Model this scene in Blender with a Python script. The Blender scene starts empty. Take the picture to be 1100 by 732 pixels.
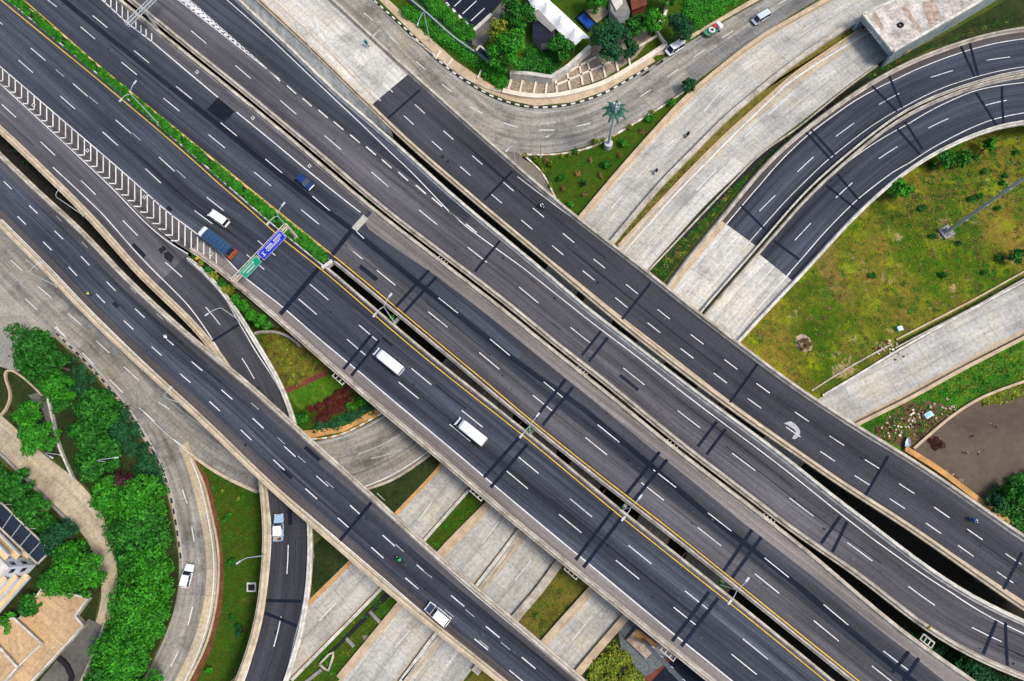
import bpy, bmesh, math, random
import numpy as np
from mathutils import Vector, Matrix
random.seed(7); rng = np.random.default_rng(11)
sc = bpy.context.scene
COL = sc.collection
# ---------------------------------------------------------------- camera
F, CX, CY, H = 733.0, 550.0, 366.0, 140.0      # focal length and centre in photo pixels, flying height in metres
NAD = (570.0, 560.0)                            # where plumb lines meet in the photo
d_ = Vector(((NAD[0]-CX)/F, -(NAD[1]-CY)/F, -1)).normalized()
Zc = -d_; Yc = (Vector((0, 1, 0)) - Zc*Zc.y).normalized(); Xc = Yc.cross(Zc)
ROT = Matrix((Xc, Yc, Zc))
cam = bpy.data.objects.new('camera', bpy.data.cameras.new('camera')); COL.objects.link(cam)
cam.matrix_world = Matrix.Translation((0, 0, H)) @ ROT.to_4x4()
cam.data.sensor_fit = 'HORIZONTAL'; cam.data.sensor_width = 36; cam.data.lens = F/1100*36
cam.data.clip_start = 1; cam.data.clip_end = 3000
sc.camera = cam
# ---------------------------------------------------------------- light
SUN_EL, SUN_AZ = math.radians(58), math.radians(-15)     # azimuth counted from +x towards +y
w = bpy.data.worlds.new('World'); sc.world = w; w.use_nodes = True
wn = w.node_tree.nodes; bg = wn['Background']
sky = wn.new('ShaderNodeTexSky'); sky.sky_type = 'NISHITA'; sky.sun_disc = False
sky.sun_elevation = SUN_EL; sky.sun_rotation = math.radians(90) - SUN_AZ
sky.air_density = 1.0; sky.dust_density = 3.0
w.node_tree.links.new(sky.outputs[0], bg.inputs[0]); bg.inputs[1].default_value = 0.13
sd = bpy.data.lights.new('sun', 'SUN'); sd.energy = 1.9; sd.angle = math.radians(14); sd.color = (1, .95, .87)
sun = bpy.data.objects.new('sun', sd); COL.objects.link(sun)
sv = Vector((math.cos(SUN_EL)*math.cos(SUN_AZ), math.cos(SUN_EL)*math.sin(SUN_AZ), math.sin(SUN_EL)))
sun.rotation_euler = sv.to_track_quat('Z', 'Y').to_euler(); sun.location = (0, 0, 200)
sc.view_settings.view_transform = 'Standard'; sc.view_settings.look = 'None'
sc.view_settings.exposure = 0.68; sc.view_settings.gamma = 1
# ---------------------------------------------------------------- helpers: pixels to places
def W(u, v, z=0.0):
    r = ROT @ Vector(((u-CX)/F, -(v-CY)/F, -1))
    k = (z-H)/r.z
    return Vector((r.x*k, r.y*k, z))
def catmull(P, n=12):
    P = [np.array(p, float) for p in P]
    if len(P) < 3: return np.array(P)
    Q = [2*P[0]-P[1]] + P + [2*P[-1]-P[-2]]; out = []
    for i in range(1, len(Q)-2):
        p0, p1, p2, p3 = Q[i-1:i+3]
        t0 = 0; t1 = np.linalg.norm(p1-p0)**.5+1e-6; t2 = t1+np.linalg.norm(p2-p1)**.5+1e-6; t3 = t2+np.linalg.norm(p3-p2)**.5+1e-6
        for k in range(n):
            t = t1+(t2-t1)*k/n
            a1 = (t1-t)/(t1-t0)*p0+(t-t0)/(t1-t0)*p1; a2 = (t2-t)/(t2-t1)*p1+(t-t1)/(t2-t1)*p2; a3 = (t3-t)/(t3-t2)*p2+(t-t2)/(t3-t2)*p3
            b1 = (t2-t)/(t2-t0)*a1+(t-t0)/(t2-t0)*a2; b2 = (t3-t)/(t3-t1)*a2+(t-t1)/(t3-t1)*a3
            out.append((t2-t)/(t2-t1)*b1+(t-t1)/(t2-t1)*b2)
    out.append(P[-1]); return np.array(out)
def resamp(A, n=None, step=None):
    s = np.r_[0, np.cumsum(np.linalg.norm(np.diff(A[:, :2], axis=0), axis=1))]
    if n is None: n = max(2, int(round(s[-1]/step))+1)
    q = np.linspace(0, s[-1], n)
    return np.stack([np.interp(q, s, A[:, k]) for k in range(A.shape[1])], 1)
def smooth(A, k, it=3):
    A = A.copy()
    for _ in range(it):
        B = A.copy()
        for i in range(len(A)):
            r = min(k, i, len(A)-1-i); B[i] = A[i-r:i+r+1].mean(axis=0)
        A = B
    return A
# ---------------------------------------------------------------- helpers: materials
def newmat(name, rough=.85, metal=0.0):
    m = bpy.data.materials.new(name); m.use_nodes = True
    b = m.node_tree.nodes['Principled BSDF']; b.inputs['Specular IOR Level'].default_value = .12 if rough > .6 else .5; b.inputs['Roughness'].default_value = rough; b.inputs['Metallic'].default_value = metal
    return m, m.node_tree, b
def N(nt, t, **kw):
    n = nt.nodes.new(t)
    for k, v in kw.items():
        if k.startswith('i_'):
            key = k[2:]; n.inputs[int(key) if key.isdigit() else key.replace('_', ' ')].default_value = v
        else: setattr(n, k, v)
    return n
def ramp(nt, fac, stops):
    r = nt.nodes.new('ShaderNodeValToRGB'); e = r.color_ramp.elements
    while len(e) > 1: e.remove(e[-1])
    e[0].position = stops[0][0]; e[0].color = (*stops[0][1], 1) if len(stops[0][1]) == 3 else stops[0][1]
    for p, c in stops[1:]:
        x = e.new(p); x.color = (*c, 1)
    nt.links.new(fac, r.inputs[0]); return r.outputs[0]
def g3(v): return (v, v, v)
def coords(nt, uv, sx=1, sy=1, sz=1):
    tc = N(nt, 'ShaderNodeTexCoord'); mp = N(nt, 'ShaderNodeMapping'); mp.inputs['Scale'].default_value = (sx, sy, sz)
    if uv: nt.links.new(tc.outputs['UV'], mp.inputs[0])
    else:
        ge = N(nt, 'ShaderNodeNewGeometry'); nt.links.new(ge.outputs['Position'], mp.inputs[0])
    return mp.outputs[0]
def noise(nt, vec, scale, detail=4, rough=.55):
    n = N(nt, 'ShaderNodeTexNoise'); n.inputs['Scale'].default_value = scale; n.inputs['Detail'].default_value = detail; n.inputs['Roughness'].default_value = rough
    nt.links.new(vec, n.inputs['Vector']); return n.outputs[0]
def mix(nt, a, b, fac, mode='MIX'):
    m = N(nt, 'ShaderNodeMix', data_type='RGBA', blend_type=mode)
    for x, i in ((fac, 0), (a, 6), (b, 7)):
        if hasattr(x, 'is_linked') or isinstance(x, bpy.types.NodeSocket): nt.links.new(x, m.inputs[i])
        elif i == 0: m.inputs[0].default_value = x
        else: m.inputs[i].default_value = (*x, 1)
    return m.outputs[2]
def bump(nt, b, h, dist, strength=.6):
    n = N(nt, 'ShaderNodeBump'); n.inputs['Distance'].default_value = dist; n.inputs['Strength'].default_value = strength
    nt.links.new(h, n.inputs['Height']); nt.links.new(n.outputs[0], b.inputs['Normal'])
def asphalt(name, c, streak=.35, patch=.3, rough=.92):
    m, nt, b = newmat(name, rough)
    st = noise(nt, coords(nt, 1, .018, .75), 1.0, 5, .6)
    s2 = noise(nt, coords(nt, 1, .006, .22), 1.0, 3, .5)
    pt = noise(nt, coords(nt, 0), .035, 5, .6)
    fi = noise(nt, coords(nt, 0), 2.2, 4, .7)
    x = mix(nt, c, ramp(nt, st, [(.3, g3(1-streak)), (.7, g3(1+streak))]), 1, 'MULTIPLY')
    x = mix(nt, x, ramp(nt, s2, [(.35, g3(1-streak*.8)), (.65, g3(1+streak*.9))]), 1, 'MULTIPLY')
    x = mix(nt, x, ramp(nt, pt, [(.3, g3(1-patch)), (.7, (1+patch, 1+patch*.95, 1+patch*.85))]), 1, 'MULTIPLY')
    x = mix(nt, x, ramp(nt, fi, [(.3, g3(.82)), (.7, g3(1.18))]), 1, 'MULTIPLY')
    tk = noise(nt, coords(nt, 1, .03, 2.6), 1.0, 2, .5); sp = noise(nt, coords(nt, 0), .9, 2, .5)
    x = mix(nt, x, ramp(nt, tk, [(.36, g3(1-streak*.55)), (.5, g3(1.0)), (.66, g3(1+streak*.35))]), 1, 'MULTIPLY')
    x = mix(nt, x, ramp(nt, sp, [(.22, g3(.55)), (.27, g3(1.0)), (.76, g3(1.0)), (.80, g3(1.35))]), 1, 'MULTIPLY')
    nt.links.new(x, b.inputs['Base Color']); bump(nt, b, fi, .02); return m
def slabs(name, c, slab=(4.6, 3.6), tan=.5, dark=.5, mortar=.05):
    m, nt, b = newmat(name, .9)
    br = N(nt, 'ShaderNodeTexBrick', offset=0.0, squash=1.0)
    br.inputs['Color1'].default_value = (.90, .90, .90, 1); br.inputs['Color2'].default_value = (1.07, 1.07, 1.07, 1); br.inputs['Mortar'].default_value = (.66, .64, .60, 1)
    br.inputs['Scale'].default_value = 1; br.inputs['Mortar Size'].default_value = mortar; br.inputs['Mortar Smooth'].default_value = .3
    br.inputs['Brick Width'].default_value = slab[0]; br.inputs['Row Height'].default_value = slab[1]
    nt.links.new(coords(nt, 1), br.inputs['Vector'])
    st = noise(nt, coords(nt, 1, .05, .7), 1, 5, .65); pt = noise(nt, coords(nt, 0), .12, 6, .65); fi = noise(nt, coords(nt, 0), 1.6, 5, .75)
    cr = noise(nt, coords(nt, 1, 1.8, .12), 1, 3, .6)
    x = mix(nt, c, br.outputs['Color'], 1, 'MULTIPLY')
    x = mix(nt, x, ramp(nt, st, [(.3, g3(1-.55*dark)), (.62, g3(1.08))]), 1, 'MULTIPLY')
    x = mix(nt, x, ramp(nt, pt, [(.32, (1-.5*dark, 1-.52*dark, 1-.56*dark)), (.50, (1, .99, .97)), (.70, (1.08, 1.0, 1-.35*tan))]), 1, 'MULTIPLY')
    x = mix(nt, x, ramp(nt, fi, [(.3, g3(.66)), (.6, g3(1.08))]), 1, 'MULTIPLY')
    x = mix(nt, x, ramp(nt, cr, [(.30, g3(.8)), (.42, g3(1.0))]), 1, 'MULTIPLY')
    nt.links.new(x, b.inputs['Base Color']); bump(nt, b, fi, .03); return m
def stained(name, c, var=.35, scale=.5, rough=.85, metal=0, tint=(1, 1, 1)):
    m, nt, b = newmat(name, rough, metal)
    a = noise(nt, coords(nt, 0), scale, 6, .7); f = noise(nt, coords(nt, 0), scale*7, 4, .7)
    x = mix(nt, c, ramp(nt, a, [(.3, tuple((1-var)*t for t in tint)), (.68, g3(1+var*.5))]), 1, 'MULTIPLY')
    x = mix(nt, x, ramp(nt, f, [(.3, g3(1-var*.5)), (.65, g3(1+var*.2))]), 1, 'MULTIPLY')
    nt.links.new(x, b.inputs['Base Color']); bump(nt, b, f, .01, .4); return m
def paint(name, c, rough=.35, metal=0., coat=0.):
    m, nt, b = newmat(name, rough, metal)
    f = noise(nt, coords(nt, 0), 3, 3, .6)
    x = mix(nt, c, ramp(nt, f, [(.3, g3(.88)), (.7, g3(1.05))]), 1, 'MULTIPLY')
    nt.links.new(x, b.inputs['Base Color']); b.inputs['Coat Weight'].default_value = coat; return m
def worn(name, c):
    m, nt, b = newmat(name, .7)
    f = noise(nt, coords(nt, 0), 2.0, 6, .8); g = noise(nt, coords(nt, 0), .15, 3, .6)
    x = mix(nt, tuple(v*.45 for v in c), c, ramp(nt, f, [(.34, g3(0)), (.48, g3(1))]))
    x = mix(nt, x, ramp(nt, g, [(.3, g3(.75)), (.6, g3(1.0))]), 1, 'MULTIPLY')
    nt.links.new(x, b.inputs['Base Color']); return m
def grassy(name, c1, c2, c3, big=.06, mid=.35, lo=.38, hi=.62, c4=None, t4=.60):
    m, nt, b = newmat(name, .95)
    a = noise(nt, coords(nt, 0), big, 6, .65); d = noise(nt, coords(nt, 0), mid, 6, .7); f = noise(nt, coords(nt, 0), 3.5, 5, .8)
    x = mix(nt, c1, c2, ramp(nt, a, [(lo, g3(0)), (hi, g3(1))]))
    x = mix(nt, x, c3, ramp(nt, d, [(.50, g3(0)), (.68, g3(1))]))
    if c4:
        q = noise(nt, coords(nt, 0, 1.0, .8), .13, 7, .75); x = mix(nt, x, c4, ramp(nt, q, [(t4, g3(0)), (t4+.05, g3(.85))]))
        ge = N(nt, 'ShaderNodeNewGeometry'); dp = N(nt, 'ShaderNodeVectorMath', operation='DOT_PRODUCT'); nt.links.new(ge.outputs['Position'], dp.inputs[0]); dp.inputs[1].default_value = (-.012, -.012, 0)
        k = noise(nt, coords(nt, 0, .8, 1.1), .075, 5, .65); ad = N(nt, 'ShaderNodeMath', operation='ADD'); nt.links.new(dp.outputs['Value'], ad.inputs[0]); nt.links.new(k, ad.inputs[1])
        x = mix(nt, x, (.032, .075, .003), ramp(nt, ad.outputs[0], [(0, g3(0)), (.02, g3(0)), (.0201, g3(0)), (1, g3(0))]) if False else ramp(nt, k, [(.54, g3(0)), (.64, g3(.85))]))
    x = mix(nt, x, ramp(nt, f, [(.28, g3(.5)), (.7, g3(1.5))]), 1, 'MULTIPLY')
    x = mix(nt, x, ramp(nt, noise(nt, coords(nt, 0), .9, 4, .7), [(.3, g3(.7)), (.65, g3(1.2))]), 1, 'MULTIPLY')
    nt.links.new(x, b.inputs['Base Color']); bump(nt, b, f, .25, 1); return m
def leafy(name, cols, rough=.6):
    m, nt, b = newmat(name, rough)
    ge = N(nt, 'ShaderNodeNewGeometry')
    x = ramp(nt, ge.outputs['Random Per Island'], [(i/(len(cols)-1), c) for i, c in enumerate(cols)])
    a = noise(nt, coords(nt, 0), .7, 3, .6)
    x = mix(nt, x, ramp(nt, a, [(.32, g3(.55)), (.68, g3(1.4))]), 1, 'MULTIPLY')
    nt.links.new(x, b.inputs['Base Color']); b.inputs['Specular IOR Level'].default_value = .15
    return m
M = {}
M['asph_blue'] = asphalt('asphalt_dark_blue', (.041, .046, .061), .45, .22)
M['asph_grey'] = asphalt('asphalt_grey', (.074, .071, .079), .38, .22)
M['asph_new'] = asphalt('asphalt_new', (.043, .044, .052), .26, .2)
M['asph_brown'] = asphalt('asphalt_brownish', (.076, .066, .066), .3, .2)
M['asph_dark'] = asphalt('asphalt_seam', (.011, .014, .024), .3, .3)
M['joint'] = asphalt('joint_filler', (.009, .013, .026), .3, .3)
M['shoulder'] = asphalt('shoulder_screed', (.16, .143, .135), .3, .2)
M['conc_road'] = slabs('concrete_slabs', (.43, .42, .39))
M['conc_pale'] = slabs('concrete_slabs_pale', (.54, .525, .485), tan=.4, dark=.6)
M['conc_tan'] = slabs('concrete_slabs_tan', (.46, .385, .28), tan=.9)
M['conc_dark'] = slabs('concrete_slabs_dark', (.20, .197, .192), dark=.7)
M['conc_old'] = slabs('concrete_slabs_old', (.31, .295, .265), dark=1.0)
M['tanedge'] = stained('tan_stained_concrete', (.47, .36, .24), .35, .4)
M['orange'] = stained('iron_stained_concrete', (.52, .28, .10), .4, .35)
M['parapet'] = stained('parapet_concrete', (.44, .395, .33), .55, .45, tint=(1, .92, .82))
M['parapet_w'] = stained('parapet_white', (.56, .53, .47), .5, .6)
M['parapet_t'] = stained('parapet_tan', (.50, .41, .29), .4, .5)
M['under'] = stained('girder_concrete', (.24, .23, .22), .4, .3)
M['white'] = worn('road_white', (.66, .65, .63)); M['yellow'] = worn('road_yellow', (.70, .43, .05)); M['faint'] = worn('faded_white', (.42, .42, .41))
M['kerb_w'] = worn('kerb_white', (.66, .63, .57)); M['kerb_b'] = stained('kerb_black', (.035, .035, .04), .4)
M['steel'] = stained('galvanised_steel', (.42, .45, .47), .2, 2, .45, .4); M['lampw'] = paint('lamp_white_paint', (.42, .45, .46), .5)
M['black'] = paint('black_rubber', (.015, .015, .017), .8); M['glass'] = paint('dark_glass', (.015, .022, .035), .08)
M['deep'] = stained('dark_earth_painted_shade', (.022, .020, .015), .5, .5); M['dirt'] = stained('bare_dirt', (.13, .075, .045), .5, .5); M['brownred'] = stained('red_soil', (.16, .05, .03), .5, .6)  # darkest earth has under-deck shade painted into its colour; the planted median shares it
M['rubble'] = stained('rubble', (.40, .30, .23), .6, 1.2); M['gravel'] = stained('gravel', (.13, .145, .15), .6, 2.5)
M['water'] = stained('muddy_water', (.095, .068, .046), .35, .12, .62, tint=(.9, .95, 1))
M['g_base'] = grassy('grass_base', (.045, .075, .012), (.09, .10, .02), (.035, .04, .012))
M['g_field'] = grassy('grass_field', (.055, .105, .003), (.20, .14, .022), (.20, .235, .006), .045, .2, .42, .62, (.36, .25, .13), .585)
M['g_lawn'] = grassy('grass_lawn', (.024, .080, .003), (.05, .085, .005), (.06, .055, .010), .12, .5)
M['g_bright'] = grassy('grass_lush', (.035, .13, .006), (.07, .17, .008), (.12, .17, .02), .1, .5, c4=(.26, .20, .08), t4=.62)
M['g_dry'] = grassy('grass_dry', (.10, .10, .012), (.19, .14, .03), (.045, .05, .012), .09, .4)
M['g_dark'] = grassy('grass_dark', (.018, .035, .008), (.04, .05, .014), (.015, .018, .008), .15, .6)
M['l_bright'] = leafy('leaves_bright', [(.012, .10, .006), (.022, .17, .008), (.05, .24, .010), (.014, .12, .007)])
M['l_mid'] = leafy('leaves_mid', [(.008, .06, .006), (.014, .11, .008), (.03, .16, .012), (.010, .08, .007)])
M['l_dark'] = leafy('leaves_dark', [(.006, .04, .014), (.010, .07, .022), (.02, .095, .028), (.008, .045, .015)])
M['l_yell'] = leafy('leaves_yellowish', [(.06, .13, .01), (.14, .20, .015), (.24, .22, .02), (.05, .12, .01)])
M['l_dry'] = leafy('leaves_dry', [(.16, .09, .03), (.28, .17, .06), (.10, .07, .02), (.20, .12, .04)])
M['l_red'] = leafy('leaves_red', [(.06, .008, .008), (.11, .012, .010), (.04, .015, .008), (.08, .018, .012)])
M['l_purple'] = leafy('leaves_purple', [(.04, .010, .014), (.07, .016, .02), (.03, .02, .015)])
M['bark'] = stained('bark', (.13, .10, .075), .5, 3)
# ---------------------------------------------------------------- helpers: meshes and objects
class MB:
    def __init__(s): s.v = []; s.f = []; s.m = []; s.uv = []; s.mats = []
    def mi(s, m):
        if m not in s.mats: s.mats.append(m)
        return s.mats.index(m)
    def face(s, pts, m, uv=None):
        k = len(s.v); s.v += [tuple(p) for p in pts]; s.f.append(tuple(range(k, k+len(pts)))); s.m.append(s.mi(m))
        s.uv.append(uv if uv else [(p[0], p[1]) for p in pts])
    def grid(s, rows, m, uvs=None, closed=False):            # rows: list of lists of points
        k = len(s.v); n = len(rows[0]); mi = s.mi(m)
        for r in rows: s.v += [tuple(p) for p in r]
        for i in range(len(rows)-1):
            for j in range(n if closed else n-1):
                j2 = (j+1) % n
                q = [(i, j), (i, j2), (i+1, j2), (i+1, j)]
                s.f.append(tuple(k+a*n+b for a, b in q)); s.m.append(mi)
                s.uv.append([uvs[a][b] for a, b in q] if uvs else [(s.v[k+a*n+b][0], s.v[k+a*n+b][1]) for a, b in q])
    def box(s, c, size, m, rz=0.0, mat=None, taper=(1, 1)):
        hx, hy, hz = size[0]/2, size[1]/2, size[2]/2
        T = mat if mat else Matrix.Translation(c) @ Matrix.Rotation(rz, 4, 'Z')
        p = [T @ Vector((x*hx*(taper[0] if z > 0 else 1), y*hy*(taper[1] if z > 0 else 1), z*hz)) for z in (-1, 1) for x, y in ((-1, -1), (1, -1), (1, 1), (-1, 1))]
        k = len(s.v); s.v += [tuple(q) for q in p]; mi = s.mi(m)
        for f in ((3, 2, 1, 0), (4, 5, 6, 7), (0, 1, 5, 4), (1, 2, 6, 5), (2, 3, 7, 6), (3, 0, 4, 7)):
            s.f.append(tuple(k+a for a in f)); s.m.append(mi); s.uv.append([(s.v[k+a][0], s.v[k+a][1]) for a in f])
    def tube(s, pts, r, m, n=8, caps=True):
        pts = [Vector(p) for p in pts]; rr = r if isinstance(r, (list, tuple)) else [r]*len(pts); rows = []
        for i, p in enumerate(pts):
            t = (pts[min(i+1, len(pts)-1)]-pts[max(i-1, 0)]).normalized()
            a = t.orthogonal().normalized() if i == 0 else (a - t*a.dot(t)).normalized()
            b = t.cross(a); rows.append([p+(a*math.cos(2*math.pi*j/n)+b*math.sin(2*math.pi*j/n))*rr[i] for j in range(n)])
        s.grid(rows, m, closed=True)
        if caps: s.face(rows[0][::-1], m); s.face(rows[-1], m)
    def build(s, name, parent=None, smooth_=False, bevel=0):
        me = bpy.data.meshes.new(name); me.from_pydata(s.v, [], s.f)
        for m in s.mats: me.materials.append(M[m] if isinstance(m, str) else m)
        me.polygons.foreach_set('material_index', s.m)
        uvl = me.uv_layers.new(name='UVMap'); flat = [c for f in s.uv for p in f for c in p]
        uvl.data.foreach_set('uv', flat)
        if smooth_: me.polygons.foreach_set('use_smooth', [True]*len(me.polygons))
        me.update()
        o = bpy.data.objects.new(name, me); COL.objects.link(o)
        if parent: o.parent = parent
        if bevel:
            b = o.modifiers.new('bevel', 'BEVEL'); b.width = bevel; b.segments = 2; b.limit_method = 'ANGLE'
        return o
def tag(o, label=None, cat=None, group=None, kind=None):
    if label: o['label'] = label
    if cat: o['category'] = cat
    if group: o['group'] = group
    if kind: o['kind'] = kind
    return o
def thing(name, label, cat, loc=(0, 0, 0), rz=0.0, group=None):
    o = bpy.data.objects.new(name, None); COL.objects.link(o); o.location = loc; o.rotation_euler = (0, 0, rz); o.empty_display_size = .5
    return tag(o, label, cat, group)
def copy_tree(o, parent=None):
    c = o.copy(); COL.objects.link(c); c.parent = parent
    for ch in [x for x in bpy.data.objects if x.parent == o]: copy_tree(ch, c)
    return c
# ---------------------------------------------------------------- helpers: ribbons
class Rib:
    def __init__(s, L, R, z, step=2.0, sm=5):
        zt = z if isinstance(z, list) else [(0, z), (1, z)]
        tt = np.linspace(0, 1, 400); zz = np.interp(tt, [a for a, _ in zt], [b for _, b in zt])
        def wp(P):
            A = resamp(catmull(P), n=400); return np.array([W(a[0], a[1], q)[:2] for a, q in zip(A, zz)])
        l, r = wp(L), wp(R)
        l = smooth(l, sm, 2); r = smooth(r, sm, 2)
        c = (l+r)/2; cz = np.c_[c, zz]; C = resamp(cz, step=step); s.z = smooth(C[:, 2:], 4)[:, 0]; C = smooth(C[:, :2], 2, 2)
        T = np.gradient(C, axis=0); T /= np.linalg.norm(T, axis=1)[:, None]; Nn = np.c_[-T[:, 1], T[:, 0]]
        def off(P):
            o = []
            for i in range(len(C)):
                q = P-C[i]; a = q@T[i]; b = q@Nn[i]
                cr = np.where((a[:-1] <= 0) & (a[1:] > 0))[0]
                if len(cr):
                    k = cr[np.argmin(np.abs(b[cr]))]; f = -a[k]/(a[k+1]-a[k]+1e-9); o.append(b[k]+(b[k+1]-b[k])*f)
                else: o.append(np.nan)
            o = np.array(o); ok = ~np.isnan(o); o = np.interp(np.arange(len(o)), np.where(ok)[0], o[ok]); return smooth(o[:, None], 3, 2)[:, 0]
        s.C, s.T, s.N = C, T, Nn; s.a, s.b = off(l), off(r)             # left / right offsets along N (signed)
        s.S = np.r_[0, np.cumsum(np.linalg.norm(np.diff(C, axis=0), axis=1))]; s.len = s.S[-1]
        s.W = np.abs(s.a-s.b)
    def base(s, q):
        i = lambda A: np.interp(q, s.S, A)
        return Vector((i(s.C[:, 0]), i(s.C[:, 1]), i(s.z))), Vector((i(s.T[:, 0]), i(s.T[:, 1]), 0)), Vector((i(s.N[:, 0]), i(s.N[:, 1]), 0)), float(i(s.a)), float(i(s.b))
    def at(s, q, f, dz=0.0, d=0.0):
        c, t, n, a, b = s.base(q); o = a+(b-a)*f + (d if b > a else -d)
        return Vector((c.x+n.x*o, c.y+n.y*o, c.z+dz))
    def loc(s, u, v, dz=0):
        z = s.z.mean()
        for _ in range(6):
            p = np.array(W(u, v, z+dz)[:2]); k = int(np.argmin(((s.C-p)**2).sum(1))); q = s.S[k] + (p-s.C[k])@s.T[k]; z = float(np.interp(q, s.S, s.z))
        c, t, n, a, b = s.base(q); o = (Vector((p[0], p[1], 0))-Vector((c.x, c.y, 0))).dot(n)
        return q, (o-a)/(b-a)
    def uv(s, q, f):
        return (q, f*float(np.interp(q, s.S, s.W)))
    def ss(s, s0, s1, step=2.0):
        n = max(2, int((s1-s0)/step)+1); return np.linspace(s0, s1, n)
    def strip(s, mb, fa, fb, m, dz, s0=None, s1=None, cols=2):
        s0 = 0 if s0 is None else s0; s1 = s.len if s1 is None else s1
        rows, uvs = [], []
        for q in s.ss(s0, s1):
            A, B = (fa(q) if callable(fa) else fa), (fb(q) if callable(fb) else fb)
            fs = [A+(B-A)*k/(cols-1) for k in range(cols)]
            rows.append([s.at(q, f, dz) for f in fs]); uvs.append([s.uv(q, f) for f in fs])
        mb.grid(rows, m, uvs)
    def fline(s, px):
        A = sorted(s.loc(u, v) for u, v in px); S = [a for a, _ in A]; Fv = [b for _, b in A]
        return (lambda q: float(np.interp(q, S, Fv))), S[0], S[-1]
    def line(s, mb, px, w=.2, m='white', dz=.03, s0=None, s1=None, ext=True):
        f, a, b = s.fline(px)
        if ext: a, b = (0 if a < 25 else a), (s.len if s.len-b < 25 else b)
        hw = lambda q: w/2/float(np.interp(q, s.S, s.W))
        s.strip(mb, lambda q: f(q)-hw(q), lambda q: f(q)+hw(q), m, dz, a if s0 is None else s0, b if s1 is None else s1)
    def dash(s, mb, starts, ln, w=.18, m='white', dz=.03):
        for st in starts:
            if len(st) == 2 and not hasattr(st[0], '__len__'): q, f = s.loc(*st); q1 = q+ln; f1 = f
            else: (q, f), (q1, f1) = s.loc(*st[0]), s.loc(*st[1])
            if q1 < q: q, f, q1, f1 = q1, f1, q, f
            hw = w/2/float(np.interp(q, s.S, s.W))
            g = lambda x, q=q, f=f, q1=q1, f1=f1: f+(f1-f)*(x-q)/(q1-q)
            s.strip(mb, lambda x: g(x)-hw, lambda x: g(x)+hw, m, dz, q, q1)
    def joint(s, mb, A, B, w=.55, m='joint', dz=.045, n=5):
        a, b = s.loc(*A), s.loc(*B); rows = []
        c, t, _, _, _ = s.base((a[0]+b[0])/2)
        for k in range(n):
            q = a[0]+(b[0]-a[0])*k/(n-1); f = a[1]+(b[1]-a[1])*k/(n-1); p = s.at(q, f, dz)
            rows.append([p-t*w/2, p+t*w/2])
        mb.grid(rows, m, [[(0, k), (w, k)] for k in range(n)])
    def quad(s, mb, pts, m='white', dz=.03):
        P = [s.at(*s.loc(u, v), dz) for u, v in pts]; mb.face(P, m)
    def seg(s, mb, A, B, w=.2, m='white', dz=.03):
        a, b = s.at(*s.loc(*A), dz), s.at(*s.loc(*B), dz); t = (b-a).normalized(); n = Vector((-t.y, t.x, 0))*w/2
        mb.face([a-n, b-n, b+n, a+n], m)
    def sweep(s, mb, side, prof, m, s0=None, s1=None, step=2.5):
        s0 = 0 if s0 is None else s0; s1 = s.len if s1 is None else s1; rows = []
        for q in s.ss(s0, s1, step):
            r = []
            for d, dz in prof:
                if side == 'L': r.append(s.at(q, 0, dz, d))
                else: r.append(s.at(q, 1, dz, -d))
            rows.append(r)
        mb.grid(rows, m, closed=True); mb.face(rows[0], m); mb.face(rows[-1][::-1], m)
    def slabm(s, mb, depth, m, top=-.0, inset=.0, ground_below=0.0):
        rows = []
        for q in s.ss(0, s.len, 2.5):
            z = float(np.interp(q, s.S, s.z)); dp = depth if z > ground_below else z+.2
            a, b = s.at(q, 0, -.02, .02), s.at(q, 1, -.02, -.02); c, d = s.at(q, 1, -.35, -.02), s.at(q, 0, -.35, .02)
            e, f = s.at(q, 1, -dp, -(.8 if dp == depth else .02)), s.at(q, 0, -dp, (.8 if dp == depth else .02))
            rows.append([a, b, c, e, f, d])
        mb.grid(rows, m, closed=True); mb.face(rows[0], m); mb.face(rows[-1][::-1], m)
PAR = lambda w, h=.95: [(.0, -.25), (0, .28), (.28*w, .32), (.36*w, h), (.70*w, h), (.80*w, .3), (w, .02), (w, -.01)]
def pier(root, rib, q, spread=.5):
    c, t, n, a, b = rib.base(q); z = c.z-1.65; wd = abs(a-b); mid = c + n*((a+b)/2); mb = MB(); ang = math.atan2(n.y, n.x)
    mb.box((mid.x, mid.y, z-.6), (wd*.86, 2.0, 1.2), 'under', ang)
    for k in (-1, 1):
        p = mid+n*k*wd*spread/2; mb.tube([(p.x, p.y, -.3), (p.x, p.y, z-1.1)], .85, 'under', 12)
    return mb.build('pier', root)
def elevated(name, label, L, R, z, top, pm='parapet', pw=(1.1, 1.1), ph=(.95, .95), depth=1.7, piers=(), gb=3.0):
    rib = Rib(L, R, z); root = thing(name, label, 'elevated road', rib.base(rib.len*.5)[0]); root.location.z = 0
    mb = MB(); rib.strip(mb, .01, .99, top, 0, cols=5); rib.slabm(mb, depth, 'under', ground_below=gb)
    rib.mb, rib.root = mb, root
    pms = pm if isinstance(pm, tuple) else (pm, pm)
    rib.par = []
    for side, w_, h_, pmm in (('L', pw[0], ph[0], pms[0]), ('R', pw[1], ph[1], pms[1])):
        if w_:
            q = MB(); rib.sweep(q, side, PAR(w_, h_), pmm); rib.par.append(q)
    rib.pier_px = piers
    return rib
def fix(o, root):                                   # keep world place when parented to an empty that is moved
    o.parent = root; o.matrix_parent_inverse = Matrix.Translation(root.location).inverted()
def finish(rib):
    fix(rib.mb.build('deck'), rib.root)
    for q in rib.par: fix(q.build('parapet'), rib.root)
    for px in rib.pier_px:
        q, _ = rib.loc(*px); fix(pier(None, rib, q), rib.root)
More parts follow.
